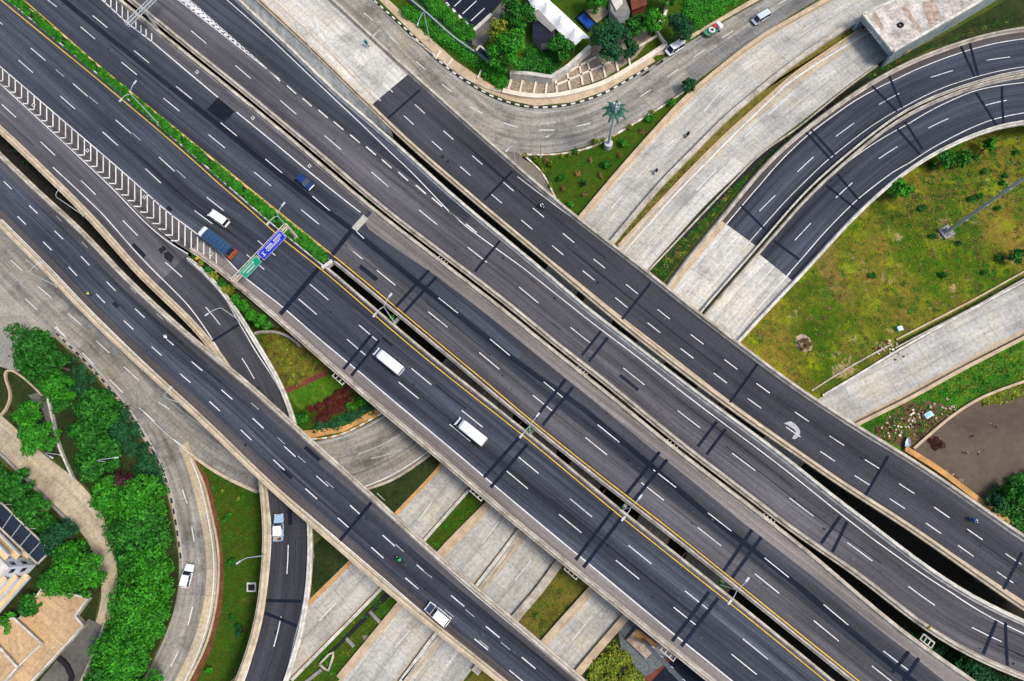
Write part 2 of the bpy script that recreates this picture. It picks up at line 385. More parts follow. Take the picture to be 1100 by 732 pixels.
# flat zones on the ground
def smoothpoly(px, n=6):
    P = px+[px[0]]; return [tuple(p) for p in catmull(P, n)[:-1]]
def zone(name, px, m, z=.03, kind='structure', sm=False, parent=None, label=None, cat=None, h=0.0):
    if sm: px = smoothpoly(px)
    bm = bmesh.new(); vs = [bm.verts.new(W(u, v, z)) for u, v in px]; f = bm.faces.new(vs)
    if f.calc_center_median() and f.normal.z < 0: f.normal_flip()
    bmesh.ops.recalc_face_normals(bm, faces=[f]); f.normal_update()
    if f.normal.z < 0: f.normal_flip()
    if h:
        r = bmesh.ops.extrude_face_region(bm, geom=[f]); bmesh.ops.translate(bm, vec=(0, 0, -h), verts=[e for e in r['geom'] if isinstance(e, bmesh.types.BMVert)])
        bmesh.ops.recalc_face_normals(bm, faces=bm.faces)
    bmesh.ops.triangulate(bm, faces=bm.faces)
    me = bpy.data.meshes.new(name); bm.to_mesh(me); bm.free(); me.materials.append(M[m])
    o = bpy.data.objects.new(name, me); COL.objects.link(o)
    if parent: fix(o, parent)
    elif label: tag(o, label, cat)
    else: tag(o, kind=kind)
    return o
def wall(name, px, z0, h, w_, m, label=None, cat='wall', alt=None, period=1.2, kind=None, parent=None, sm=True, cope=None):
    A = catmull(px) if sm else np.array(px, float)
    P = np.array([W(a[0], a[1], z0+h)[:2] for a in A]); P = resamp(P, step=min(2.0, period) if not alt else period)
    if sm: P = smooth(P, 2, 1)
    T = np.gradient(P, axis=0); T /= np.linalg.norm(T, axis=1)[:, None]; Nn = np.c_[-T[:, 1], T[:, 0]]
    mb = MB(); rows = []
    for p, n in zip(P, Nn):
        a, b = p-n*w_/2, p+n*w_/2; rows.append([(a[0], a[1], z0-.1), (a[0], a[1], z0+h), (b[0], b[1], z0+h), (b[0], b[1], z0-.1)])
    if not alt: mb.grid(rows, m, closed=True)
    else:
        for i in range(len(rows)-1): mb.grid(rows[i:i+2], m if i % 2 else alt, closed=True)
    mb.face(rows[0], m); mb.face(rows[-1][::-1], m)
    if cope:
        rows = []
        for p, n in zip(P, Nn):
            a, b = p-n*(w_/2+.06), p+n*(w_/2+.06); rows.append([(a[0], a[1], z0+h+.004), (a[0], a[1], z0+h+.1), (b[0], b[1], z0+h+.1), (b[0], b[1], z0+h+.004)])
        mb.grid(rows, cope, closed=True)
    o = mb.build(name)
    if parent: fix(o, parent)
    elif kind: tag(o, kind=kind)
    else: tag(o, label, cat)
    return o
def wear(rib, seed, n, mats, f0=.15, f1=.85, q0=0):
    r = random.Random(seed)
    for i in range(n):
        q = q0+(rib.len-q0)*r.random(); f = r.uniform(f0, f1); mm = r.choice(mats); k = r.random()
        ln, wd = (r.uniform(1.5, 5), r.uniform(.4, 1.2)) if k < .06 else (r.uniform(8, 40), r.uniform(.08, .2)) if k < .45 else (r.uniform(.2, .6), r.uniform(.2, .45))
        hw = wd/2/float(np.interp(q, rib.S, rib.W)); rib.strip(rib.mb, f-hw, f+hw, mm, .019, q, min(rib.len, q+ln))
# ================================================================ ground
mb = MB(); mb.face([(-900, -800, 0), (900, -800, 0), (900, 1000, 0), (-900, 1000, 0)], 'g_base'); tag(mb.build('ground'), kind='structure')
zone('soil', [(300, 245), (345, 285), (560, 462), (700, 580), (900, 745), (1160, 790), (1160, 640), (1090, 590), (960, 500), (810, 390), (690, 300), (560, 200), (470, 120), (430, 90), (280, -50), (150, -50), (60, -50)], 'deep', .012)  # ground seen through the deck slots, coloured near black to paint in the shade
zone('soil', [(-60, 60), (0, 120), (200, 290), (260, 360), (280, 400), (260, 410), (150, 320), (0, 175), (-60, 120)], 'deep', .012)  # shade of the overpass and ramp gap painted as near-black ground
# ---------------------------------------------------------------- elevated roads
# 1 south-west overpass
LO_L = [(-60, 184), (0, 244), (41, 286), (113, 360), (201, 441), (300, 536), (342, 572), (410, 632), (476, 686), (533, 732), (590, 779)]
LO_R = [(-60, 104), (0, 163), (40, 202), (84, 241), (134, 294), (200, 355), (214, 367), (266, 409), (328, 465), (397, 527), (451, 577), (514, 632), (585, 692), (631, 732), (686, 780)]
LO = elevated('elevated_road', 'three lane overpass on the far left with motorcycles, crossing above the curved ramp', LO_L, LO_R, [(0, 8), (.45, 12), (1, 12)], 'asph_blue',
    pm=('parapet_t', 'parapet'), pw=(1.25, 1.15), piers=[(60, 240), (150, 335), (232, 408), (383, 562), (560, 715)])
m = LO.mb
LO.strip(m, .10, .24, 'asph_brown', .012); LO.strip(m, .79, .89, 'asph_grey', .012)
LO.line(m, [(2, 236), (120, 356), (205, 436), (300, 526), (415, 624), (530, 722)], .18); LO.line(m, [(13.7, 180), (209, 364), (263, 413), (330, 474), (398, 535), (512, 640), (580, 697)], .18)
r1 = [(4, 195), (31.4, 221), (58.7, 248.3), (87, 275.6), (114.7, 303), (145.3, 332), (175.9, 360.6+1), (206, 388.8), (238, 419), (271.5, 449.5), (305.5, 479.7), (340, 511.5), (376, 543), (411, 575), (447.7, 607), (484.6, 639.8), (522, 673), (560.4, 706), (598, 740)]
r2 = [(-10, 205), (19, 232.7), (46.4, 260), (73.8, 287), (103.3, 316), (133, 344.5), (163, 372.6), (193.4, 401.5), (225, 431.5), (258.7, 462), (293.6, 494), (328, 525), (363, 556.6), (398.8, 588), (435.4, 620.9), (471, 653), (509.6, 686.4), (547, 720)]
LO.dash(m, r1, 3.0); LO.dash(m, r2, 3.0)
LO.joint(m, (399, 540), (365, 581), .6)
for (u, v) in [(140, 309), (168, 337), (60, 232), (88, 260), (270, 433), (500, 655), (538, 690), (478, 655), (515, 688), (298, 470), (320, 490), (350, 517), (425, 585), (455, 613), (405, 530)]: LO.dash(m, [(u, v)], 2.0, .12, 'faint')
wear(LO, 157, 55, ['asph_dark', 'asph_grey', 'asph_blue'], 0.2, 0.85); finish(LO)
# 2 ramp that leaves the main road and passes under the overpass
MR_L = [(-50, 100), (0, 144), (52, 194), (97, 239), (141, 289), (185, 334), (205, 352), (234, 388), (258, 425), (270, 470), (277.4, 516), (281, 545), (283, 577), (278.6, 627), (270.5, 682), (251, 735), (232, 780)]
MR_R = [(-50, 45), (0, 89), (119, 200), (191, 267), (203, 273), (246, 318), (264, 346), (281, 376), (304, 412), (319, 455), (328, 500), (334, 545), (336, 575), (335, 625), (325.6, 679.5), (309, 735), (292, 780)]
MR = elevated('elevated_road', 'single curved asphalt ramp splitting off by the chevrons and passing under the overpass', MR_L, MR_R, [(0, 7), (.7, 6.6), (1, 6)], 'asph_grey',
    pm=('parapet_t', 'parapet'), pw=(1.5, 0), piers=[(240, 345), (268, 405), (303, 600), (296, 700)])
m = MR.mb
s_n, _ = MR.loc(185, 290); MR.strip(m, .06, .94, 'asph_new', .012, s0=s_n)
q = MB(); s_g, _ = MR.loc(206, 276); MR.sweep(q, 'R', PAR(1.0, .95), 'parapet_w', s0=s_g); MR.par.append(q)
MR.line(m, [(57, 180), (109, 229), (202, 328), (236, 378), (286, 528), (291, 565), (286, 636), (276, 685), (263, 730)], .2)
MR.line(m, [(202, 277), (227, 300), (255, 344), (276, 380), (301, 420), (312, 450), (330, 559), (327, 641), (317, 685), (305, 732)], .2, s0=s_g)
MR.dash(m, [(2, 112.5), (43.7, 152.5), (87, 194), (132, 237), (177.6, 282), (221, 330), (260, 385), (309.7, 585.5), (302, 662.6)], 5.2)
MR.joint(m, (257, 349), (228, 367)); MR.joint(m, (285, 645.4), (324, 646)); MR.joint(m, (284.6, 659), (318.7, 672.7))
for px in ([(170, 268), (176, 264), (179, 268), (173, 273)], [(176, 272), (181, 270), (187, 276), (184, 283), (177, 278)]): MR.quad(m, px, 'black', .02)
wear(MR, 161, 14, ['asph_dark'], 0.3, 0.7); finish(MR)
# 3 main carriageway, left
yl1 = [(-40, -34), (3, 2), (120, 98), (216, 180), (300, 254), (342, 287), (451, 380), (520, 435), (560, 466.5), (639, 532), (673, 560), (800, 661), (887, 732), (950, 784)]
yl2 = [(-20, -36), (25, 0), (101, 66), (265, 200), (361, 277), (485, 380), (520, 409), (560, 443), (672, 532), (708.5, 560), (820, 649.5), (923, 732), (985, 782)]
up = lambda P, k: [(u+.62*k, v-.78*k) for u, v in P]
gl_lo = [(-50, 43), (0, 88), (119, 199), (191, 266), (200, 269)]
ml_sw = [(205, 268.5), (228, 286), (250, 306), (301, 349), (337, 381), (409, 443), (462, 487), (506, 525), (556, 567), (637, 633), (673, 663), (733, 711), (760, 733), (820, 782)]
ML_L = gl_lo[:-1]+[(198, 266)]+ml_sw
ML_R = up(yl1, 6.5)
ML = elevated('elevated_road', 'left carriageway of the main highway with chevrons, truck and white minibuses', ML_L, ML_R, 7.0, 'asph_blue',
    pw=(0, 0), pm=('parapet', 'parapet'), piers=[(320, 314), (393, 375), (545, 488), (640, 578), (747, 664)])
m = ML.mb
s_t, _ = ML.loc(206, 269)
q = MB(); ML.sweep(q, 'L', PAR(1.15, .95), 'parapet', s0=s_t); ML.par.append(q)
s_m, _ = ML.loc(352, 288); q = MB(); ML.sweep(q, 'R', PAR(.75, .95), 'parapet', s0=s_m); ML.par.append(q)
ml_w = [(-40, 37), (0, 71.6), (60, 123), (149, 200), (202, 244), (235, 270), (260, 296), (300, 327), (338, 360), (390, 403), (470, 470), (560, 546), (640, 612), (722, 680), (788, 733), (840, 776)]
fw, _, _ = ML.fline(ml_w)
ML.strip(m, lambda q: .012, fw, 'asph_brown', .010, s1=s_t); ML.strip(m, lambda q: .02, fw, 'shoulder', .012, s0=s_t)
ML.line(m, ml_w, .22); ML.line(m, yl1, .2, 'yellow')
ML.line(m, [(0, 90), (60, 145.5), (119, 201), (185, 263), (197, 270)], .2, s1=s_t)
ra = [(-12, 14), (33.3, 52), (78.4, 90), (124.3, 129), (170.8, 169), (221.9, 212), (276.9, 258.7), (333, 305.7), (385.7, 349.4), (442, 396), (496, 441), (555.5, 489.8), (612.3, 536), (675, 586), (736, 635), (798, 686.4)]
rb = [(-25, 27), (20, 64.8), (64.8, 103.3), (110.4, 142), (156.3, 181.4), (209, 226.4), (265, 273.7), (320.7, 321.3), (372.8, 364.6), (428, 410.5), (483, 456), (544, 506), (600.5, 552.7), (661.5, 602), (723.6, 652.5), (785.8, 702.8)]
ML.dash(m, ra, 5.3, .18); ML.dash(m, rb, 5.3, .18)
for u, v in [(96, 104), (142, 143), (60, 75), (190, 183)]: ML.dash(m, [(u, v)], 3, .12, 'faint')
u_ = 3.0
while u_ < 238:                                    # chevron bars of the gore
    top_ = 71.6+.862*u_; low = 89+.925*u_
    if u_ < 197:
        c_ = top_+(low-top_)*.74; uc = (c_-89)/.925
        ML.seg(m, (u_, top_), (u_, c_), .25); ML.seg(m, (u_+.4, c_), (uc, c_-.3), .25)
    else: ML.seg(m, (u_, top_), (u_, top_+max(6, 22-(u_-197)*.06)), .25)
    u_ += 6.75
for A, B in [((342, 289), (301, 338)), ((399, 360), (369, 397)), ((407.5, 365.5), (377.5, 404)), ((557.4, 470.6), (520, 513)), ((566.5, 477.5), (527, 524)), ((658, 548.4), (618.4, 601.7)), ((667.5, 556.6), (626.6, 610)), ((761.8, 635.8), (722, 689)), ((771.4, 642.7), (731.7, 694.6))]:
    ML.joint(m, A, B, 1.0 if A[0] == 342 else .62)
def drain(rib, u, v):
    for k, mm, dz in ((2.3, 'kerb_w', .035), (1.3, 'black', .045)): rib.quad(m, [(u-k, v), (u, v-k), (u+k, v), (u, v+k)], mm, dz)
for u, v in [(36, 113), (94, 162), (155, 212), (227, 273)]: drain(ML, u, v)
ML.quad(m, [(178, 223), (182, 221), (186, 226), (182, 228)], 'black', .02)
wear(ML, 155, 55, ['asph_dark', 'asph_grey', 'asph_new'], 0.35, 0.85); finish(ML)
# 4 main carriageway, right
SLOT = [(90, -34), (140, 5), (157, 19), (300, 135), (353, 180), (374, 198), (397, 218), (476, 279), (520, 313), (560, 344), (602, 380), (626, 397), (722, 476), (820, 551), (871, 591)]
MQ_R = up(SLOT, -1.6)+[(893, 611), (923, 638), (991, 693), (1032, 721), (1051, 733), (1110, 778)]
MQ_L = up([(-20, -36)]+yl2[1:]+[(1030, 822)], -6.5)
MQ = elevated('elevated_road', 'right carriageway of the main highway with the blue car and a pale shoulder', MQ_L, MQ_R, 7.0, 'asph_blue',
    pm=('parapet_w', 'parapet'), pw=(0, 1.1), piers=[(368, 262), (448, 312), (598, 432), (697, 512), (798, 596), (960, 715)])
m = MQ.mb
s_m, _ = MQ.loc(359, 284); q = MB(); MQ.sweep(q, 'L', PAR(.75, .95), 'parapet', s0=s_m); MQ.par.append(q)
fe, ea, eb = MQ.fline([(391, 238), (396.6, 247), (435, 274), (467.6, 296), (560, 368), (615.6, 413), (738.6, 513), (800, 563), (854.6, 605), (909, 648), (975, 700), (1018, 735)])
MQ.strip(m, fe, lambda q: .985, 'shoulder', .022, s0=ea)
f2, _, _ = MQ.fline([(471, 320), (526, 364), (642, 456), (760, 551), (884, 649)]);
s0g, _ = MQ.loc(366, 262)
MQ.strip(m, lambda q: .10, lambda q: f2(q)-.16, 'asph_grey', .010, s0=s0g)
MQ.strip(m, lambda q: f2(q)+.02, lambda q: f2(q)+.22, 'asph_new', .012, s0=s0g+45)
MQ.line(m, [(30, -34), (68, 0), (183, 94), (300, 188), (377, 246), (451, 306), (550, 385), (629, 441), (695, 497), (760, 553), (860, 632), (960, 716)], 1.1, 'asph_dark', .017)
fw2, _, _ = MQ.fline([(106, -3), (135, 24), (164, 46), (234, 105), (300, 158.5), (325.6, 180), (387, 228.6)])
s_j, _ = MQ.loc(388, 236)
MQ.strip(m, fw2, lambda q: .985, 'asph_grey', .011, s1=s_j)
for a, b in (((-100, -170), (234, 105)), ((253, 121.6), (387, 228.6))):
    sa = 0 if a[0] < 0 else MQ.loc(*a)[0]; MQ.strip(m, lambda q: fw2(q)-.004, lambda q: fw2(q)+.011, 'white', .03, sa, MQ.loc(*b)[0])
MQ.quad(m, [(222, 118), (234, 105), (252, 120), (241, 132)], 'asph_dark', .016)
MQ.line(m, yl2, .2, 'yellow')
m1 = [(51, 0), (99.7, 17), (144, 54.6), (189.3, 93), (237, 132), (285, 171), (335.7, 211)]
MQ.dash(m, [((51, 0), (61, 7.5))], 5); MQ.dash(m, m1[1:], 5.3); MQ.dash(m, [((383, 249), (391, 256.5)), ((370, 262.8), (379.4, 270.7))], 2)
MQ.dash(m, [(417-33.4, 249)] and [(471, 320), (526.4, 364.4), (584, 410.5), (642, 456.4), (701.7, 504.8), (760.4, 551), (821.3, 599.5), (884.7, 649.5), (949, 699.5), (1012, 750)], 5.3)
MQ.dash(m, [(86.6, 29), (130.6, 67), (175.7, 105.7), (224, 144.8), (273, 185), (323.7, 225.6), (404.8-34.8, 262.8), (404.8, 290.6), (460-55+55, 335), (515, 379), (572.4, 424.8), (628.7, 470), (688.6, 518.5), (749.5, 566.7), (811, 616.7), (874, 666.7), (936.6, 715.6)], 5.3)
MQ.joint(m, (377.5, 248), (357, 274), 1.0); MQ.joint(m, (393, 233), (380.5, 247), 1.5, 'conc_road')
for A, B in [((460.8, 290.7), (425, 330)), ((469, 297.5), (433.5, 336.6)), ((607.4, 407.8), (574.6, 450)), ((615.6, 416), (582.8, 457)), ((708.5, 485.7), (673, 530.8)), ((716.7, 493.9), (681, 537.6)), ((808, 569), (777, 614)), ((817.8, 577), (786.4, 620.8)), ((976, 700), (958.5, 723)), ((987, 707), (970, 732))]:
    MQ.joint(m, A, B, .62)
for u, v in [(211.7, 77.6), (271.6, 127), (332.5, 178.5)]: drain(MQ, u, v)
vl = lambda u: float(np.interp(u, [98, 106, 135, 164, 234], [-10, -3, 24, 46, 105]))
for k in range(6): u = 107+6.1*k; MQ.seg(m, (u, vl(u)-15), (u, vl(u)), .25); MQ.seg(m, (u, vl(u)-15), (u+7.5, vl(u)-14.5), .25)
for u in (146, 151.5, 157, 163): MQ.seg(m, (u, vl(u)-9), (u, vl(u)+.5), .25)
MQ.seg(m, (130, -9), (152, 10), .22)
MQ.quad(m, [(650, 442), (655, 441), (656, 445), (652, 445)], 'black', .02)
wear(MQ, 160, 55, ['asph_dark', 'asph_new', 'asph_grey'], 0.2, 0.62); finish(MQ)
# 5 collector road
CO_L = up(SLOT, 1.6)+[(893, 600), (936.6, 633), (991, 676), (1040, 706), (1100, 731), (1160, 754)]
CO_R = [(205, -48), (259, 0), (288, 28), (322, 59), (363, 100), (414, 142), (443, 169), (463.5, 187), (492, 213.5), (519, 236), (550, 261), (574, 281), (629, 328), (689, 374), (711, 391), (749, 420), (793, 452), (820, 472), (855, 499), (909, 542), (964, 584), (1018.6, 623), (1073, 653), (1100, 666), (1160, 690)]
CO = elevated('elevated_road', 'two lane collector road between the main highway and the north-east viaduct', CO_L, CO_R, 7.0, 'asph_grey',
    pm=('parapet', 'parapet_w'), pw=(1.15, 1.1), piers=[(524, 275), (640, 368), (765, 471), (895, 574), (1068, 690)])
m = CO.mb
c_lo = [(150, -32), (191, 0), (287, 75), (300, 85)]; c_hi = [(165, -32), (203.5, 0), (287, 74.5)]
c_r = [(190, -45), (220, -20), (250, 5.5), (270, 23), (291, 42), (306, 56), (320, 69.5), (336, 84.5), (352, 99.5), (376, 122), (400, 145), (420, 164.5), (443, 186), (465, 209), (486, 231), (505, 247), (523, 260), (541, 273), (560, 286.6), (616, 331), (680, 380), (740, 427), (800, 472), (876.5, 531), (936.6, 578.5), (1018.6, 634.5), (1060, 661), (1100, 681), (1160, 706)]
fr, _, _ = CO.fline(c_r); fd, _, _ = CO.fline([(150, -32), (203.5, 0), (291.4, 76), (342, 116), (393.3, 155), (446.6, 196), (500, 238.7)])
sd_, _ = CO.loc(500, 238.7)
CO.strip(m, fd, lambda q: .985, 'asph_blue', .010, s1=sd_)
CO.line(m, c_r, .2)
CO.line(m, c_lo, .2); CO.line(m, c_hi, .2, ext=False, s0=0); CO.line(m, [(287, 75), (291, 78.5)], .2, ext=False)
for k in range(17):
    t = k/17; CO.seg(m, (191+90*t+2, 0+70*t), (203.5+78*t+1, 0+70*t+1), .9*(1-.6*t))
CO.dash(m, [(205.5, 33.3), (252.7, 70.5), (301, 108), (348.8, 146), (399, 185), (450, 225.6), (502.6, 266), (557.4, 308.4), (613, 352), (669.5, 395.5), (728, 441.4), (786.4, 487), (848, 535), (910, 583), (975.7, 630), (1044, 674)], 5.3)
CO.dash(m, [(291.4, 78.7), (308.4, 92.3), (325, 105.7), (342, 118.3), (358.6, 131), (376, 144.8), (393.3, 157.7), (410.3, 171.6), (427.8, 185), (446.6, 199), (464, 212.8), (481.9, 227.3), (500.4, 240.7)], 3.1, .26)
for A, B in [((537, 259), (510, 292)), ((645.7, 356), (625, 382)), ((653, 362.7), (632.6, 388.7)), ((770, 453), (749.5, 480)), ((779.6, 461), (759, 488.4)), ((902.5, 555), (882, 584)), ((910, 560.7), (894, 593.5)), ((1070.5, 667), (1056, 703)), ((1080, 668.6), (1082, 715))]:
    CO.joint(m, A, B, .55)
wear(CO, 148, 55, ['asph_new', 'asph_dark', 'asph_brown'], 0.2, 0.85); finish(CO)
# 6 north-east viaduct
UR_L = [(205, -62), (274, 0), (328, 50), (378, 99), (420, 140), (441, 160), (467.6, 182), (517, 225), (550, 252), (574, 272), (660, 345), (711, 385), (800, 452), (854.6, 489), (909, 528), (961, 560), (1018.6, 600), (1073, 638), (1097, 655), (1150, 690)]
UR_R = [(300, -54), (359, 0), (400, 38), (440, 75), (481, 111), (550, 173), (574.6, 194), (624, 236), (695, 290), (752, 336), (810, 380), (868, 423), (923, 458), (977.6, 491), (1035, 530), (1073, 557), (1100, 575), (1160, 612)]
UR = elevated('elevated_road', 'north-east viaduct with a pale concrete start at the top, crossing above the curved ramps', UR_L, UR_R, [(0, 10.4), (.3, 8.8), (1, 8.8)], 'conc_pale',
    pm=('parapet_t', 'parapet'), pw=(1.2, 1.1), piers=[(530, 197), (683, 322), (798, 412), (941, 512), (1089, 615)])
m = UR.mb
s_c, _ = UR.loc(417, 98); UR.strip(m, .03, .97, 'asph_new', .012, s0=s_c, cols=3)
UR.line(m, [(280, -12), (353, 55), (412, 116), (470, 168), (520, 209)], .3, 'tanedge', .016, s1=s_c)
UR.line(m, [(520, 223), (620, 303), (711, 375), (800, 444), (909, 520), (1018, 592), (1100, 647)], .35, 'tanedge', .016)
UR.line(m, [(556, 190), (620, 238), (700, 300), (752, 342), (812, 386), (870, 430), (925, 466), (978, 498), (1037, 538), (1100, 582)], .16)
UR.dash(m, [(445.8, 112.6), (476.4, 140.7), (507.3, 167.5), (540.5, 195.8), (572.5, 223.7), (604.7, 251), (637.5, 278.4), (672.5, 305.7), (706.3, 332.5), (742, 359.5), (778.2, 386.5), (812.5, 412), (853.8, 442.8), (891, 468.5), (929, 493.9), (965.8, 519.8), (1003.5, 545), (1038.8, 568.4), (1080, 595)], 3.1)
UR.dash(m, [(434, 124.6), (464, 152), (494.4, 179.2), (527.6, 208.7), (560, 236.6), (593, 264), (626, 291), (661, 320), (695.7, 347), (731, 374.5), (766.7, 401), (802.8, 428), (844.5, 459), (881, 485), (918, 511), (955.7, 536), (994.5, 562), (1029, 586), (1071, 614.5)], 3.1)
for i in range(5): UR.dash(m, [(412-31*i, 90-29*i), (400-31*i, 100-29*i)][:1]+[(399-31*i, 95-28*i+4)][:1], 3.1, .2, 'white', .016)
for A, B in [((451, 97), (416, 128)), ((550.6, 184), (520, 215.5)), ((699, 304), (667.5, 344)), ((813.7, 391.4), (783.6, 433)), ((954, 490), (928, 535)), ((1098, 593.5), (1076, 636))]:
    UR.joint(m, A, B, .5)
UR.quad(m, smoothpoly([(842, 455), (850, 453), (859, 462), (859, 467), (854, 472), (851, 471), (855, 464), (848, 458)], 3), 'faint', .02)
for (u, v) in [(473, 168), (479, 173), (640, 303), (570, 262)]: UR.quad(m, [(u, v), (u+3, v-1), (u+4, v+2), (u+1, v+2)], 'black', .02)
wear(UR, 169, 40, ['asph_dark', 'asph_grey', 'asph_new'], 0.2, 0.85, q0=s_c+4); finish(UR)
wl = MB(); A_ = resamp(catmull([(u, v) for u, v in CO_R if u < 440]), n=40); B_ = resamp(catmull([(u, v) for u, v in UR_L if u < 440]), n=40); rows = []
for a, b in zip(A_, B_):
    p, q_ = W(a[0], a[1], 7.0), W(b[0], b[1], 9.9); rows.append([(p.x, p.y, -.1), (p.x, p.y, 7.2), (q_.x, q_.y, 9.7), (q_.x, q_.y, -.1)])
wl.grid(rows, 'parapet_w', closed=True); wl.face(rows[0], 'parapet_w'); wl.face(rows[-1][::-1], 'parapet_w'); tag(wl.build('retaining_wall'), 'sloping white retaining wall between collector road and pale concrete road', 'wall')
# 7, 8 curved ramps on the right
zr = [(0, 8.5), (.35, 5.0), (.62, 1.2), (.72, .12), (1, .12)]
CA_R = [(1180, 25), (1100, 30), (1073, 34), (1046, 41), (1005, 54.6), (964, 72), (931, 91), (890, 118), (849, 150), (816, 181), (793, 209), (758, 252), (738.6, 275), (715, 306), (690, 345)]
RSL = [(1180, 70), (1100, 80), (1059, 88), (1030, 98), (993, 111), (955, 133), (925, 157), (893, 184), (868, 207), (822, 259), (796, 289), (757, 334), (731, 366)]
CA_L = [(u-.7, v-.9) for u, v in RSL]
CA = elevated('elevated_road', 'outer curved ramp on the right with brownish shoulder, descending to pale concrete', CA_L, CA_R, zr, 'asph_blue',
    pm=('parapet_w', 'parapet'), pw=(.5, 1.0), depth=1.5, piers=[(1040, 62), (948, 103)])
m = CA.mb
fo, _, _ = CA.fline([(1180, 38), (1100, 42), (1059.6, 49), (1018.6, 61.5), (964, 84.7), (917.5, 109), (868, 145), (818, 197), (782, 239), (745, 283)])
CA.strip(m, fo, lambda q: .98, 'asph_brown', .010)
s_c, _ = CA.loc(791, 249); CA.strip(m, .04, .98, 'conc_pale', .016, s0=s_c, cols=3); CA.strip(m, fo, lambda q: .97, 'tanedge', .02, s0=s_c)
CA.line(m, [(1180, 38), (1100, 42), (1059.6, 49), (1018.6, 61.5), (964, 84.7), (917.5, 109), (868, 145), (818, 197), (782, 239)], .2, s1=s_c, ext=False, s0=0)
CA.line(m, [(1100, 72), (1059, 80), (1018, 92.5), (975, 113), (930, 140), (887, 174), (864, 196), (812, 252), (790, 277)], .16, s0=0)
CA.dash(m, [((1060, 65), (1085, 61.5)), ((1000, 83.3), (1023.5, 76)), ((944, 112.6), (966, 100.5)), ((898, 146.7), (917.5, 132.5)), ((856.6, 185), (874, 168.6)), ((815.8, 227), (832.8, 210)), ((777, 270), (793, 254)), ((737, 319), (752, 300))], 5)
for A, B in [((1031, 48), (1047, 82)), ((1041, 45), (1051, 82)), ((934, 90), (964, 120)), ((954, 79), (969.4, 116)), ((865.6, 142), (893, 172)), ((871, 139), (897, 168)), ((796, 221), (822, 247))]: CA.joint(m, A, B, .5, dz=.05)
finish(CA)
CB_R = [(u+.7, v+.9) for u, v in RSL]
CB_L = [(1180, 130), (1100, 134), (1073, 138), (1040, 150), (1002, 169), (982, 181), (953, 203), (923, 231), (895.6, 260), (863, 296), (827, 333), (796, 367), (770, 397)]
CB = elevated('elevated_road', 'inner curved ramp on the right bordering the yellow-green field', CB_L, CB_R, zr, 'asph_blue',
    pm=('parapet_w', 'parapet'), pw=(.9, .75), depth=1.5, piers=[(1058, 112), (970, 150)])
m = CB.mb
s_c, _ = CB.loc(834, 288)
CB.line(m, [(1180, 82), (1100, 89), (1046, 98), (975, 134), (909, 175), (854.6, 226), (800, 286.6)], .18)
CB.line(m, [(1180, 118), (1100, 121.6), (1059.6, 131), (1018.6, 150), (977.6, 175), (961, 184), (920, 215.5), (882, 254), (849, 292), (820, 325), (790.5, 360)], .2)
CB.strip(m, .04, .96, 'conc_pale', .016, s0=s_c, cols=3)
CB.line(m, [(849, 293), (820, 325), (790.5, 360)], .2, ext=False)
CB.dash(m, [((1056, 114), (1081.4, 108)), ((997, 138), (1018.6, 127.6)), ((944, 170.8), (964, 157.7)), ((897.8, 212.8), (915.6, 196.4)), ((853.8, 258.4), (871, 240)), ((815, 305.7), (831, 286.6)), ((780, 348), (795, 329))], 5)
for A, B in [((1048, 99.7), (1070.5, 135)), ((1076.5, 93), (1078, 134)), ((964, 138), (988.5, 166.7)), ((972.7, 131), (991, 160)), ((887.4, 199), (920, 225)), ((899.7, 187), (923, 215.5)), ((831.4, 259), (858.7, 279))]: CB.joint(m, A, B, .5, dz=.05)
finish(CB)
# ---------------------------------------------------------------- roads on the ground
def groadfn(L, R, mat, z=.07, edges=(), lines=(), dashes=(), dl=4.5, dm='faint', name='road', extra=None):
    rb = Rib(L, R, z); mb = MB(); rb.strip(mb, 0, 1, mat, 0, cols=4)
    for f0, f1, em in edges: rb.strip(mb, f0, f1, em, .012)
    for px, w_, lm in lines: rb.line(mb, px, w_, lm)
    rb.dash(mb, dashes, dl, .2, dm)
    if extra: extra(rb, mb)
    tag(mb.build(name), kind='structure'); return rb
# top road
G1_L = [(305, -60), (338, -14), (378, 22), (420, 66), (462, 110), (505, 148), (550, 166), (575, 164), (602, 164), (637.5, 156), (667.5, 139), (711, 113), (736, 95.6), (760, 78), (790, 58), (820, 35.5), (868, 5.5), (930, -32)]
G1_R = [(360, -50), (399, 0), (437.6, 35.5), (478.6, 74), (520, 101), (542, 110.7), (574.6, 117), (615.6, 113), (651, 101), (684, 82), (716.7, 60), (752, 38), (820, 0), (890, -40)]
def g1x(rb, mb):
    f, a, b = rb.fline([(640, 128), (700, 95), (760, 60), (868, -2)]); rb.strip(mb, lambda q: .02, lambda q: .45, 'conc_dark', .012, s0=rb.loc(735, 75)[0])
    rb.strip(mb, .5, .97, 'conc_old', .012, s0=rb.loc(665, 100)[0])
groadfn(G1_L, G1_R, 'conc_old', lines=[([(440, 40), (480, 78), (520, 104), (545, 114), (575, 121), (616, 117), (652, 105), (687, 86), (720, 63), (755, 42)], .15, 'faint')],
    dashes=[((391, 14), (401, 22.5)), ((418.7, 39.6), (428.7, 48)), ((447, 66.4), (457, 75)), ((475, 91), (486, 99.5)), ((505, 115), (518, 122)), ((541.6, 132.6), (556, 137)), ((579, 140), (596, 140)), ((619, 136), (634, 132.7)), ((687.6, 104), (699, 96.7)), ((717, 83), (728.5, 74.6)), ((745, 62), (757, 53.6)), ((775.8, 41), (787.5, 33.3)), ((837, 4), (844, 0))], dm='white', extra=g1x)
# spur beside viaduct
zone('road', [(520, 142), (545, 156), (563, 165), (577, 176), (588, 190), (594, 205), (600, 222), (580, 222), (540, 185), (510, 155)], 'conc_old', .05)
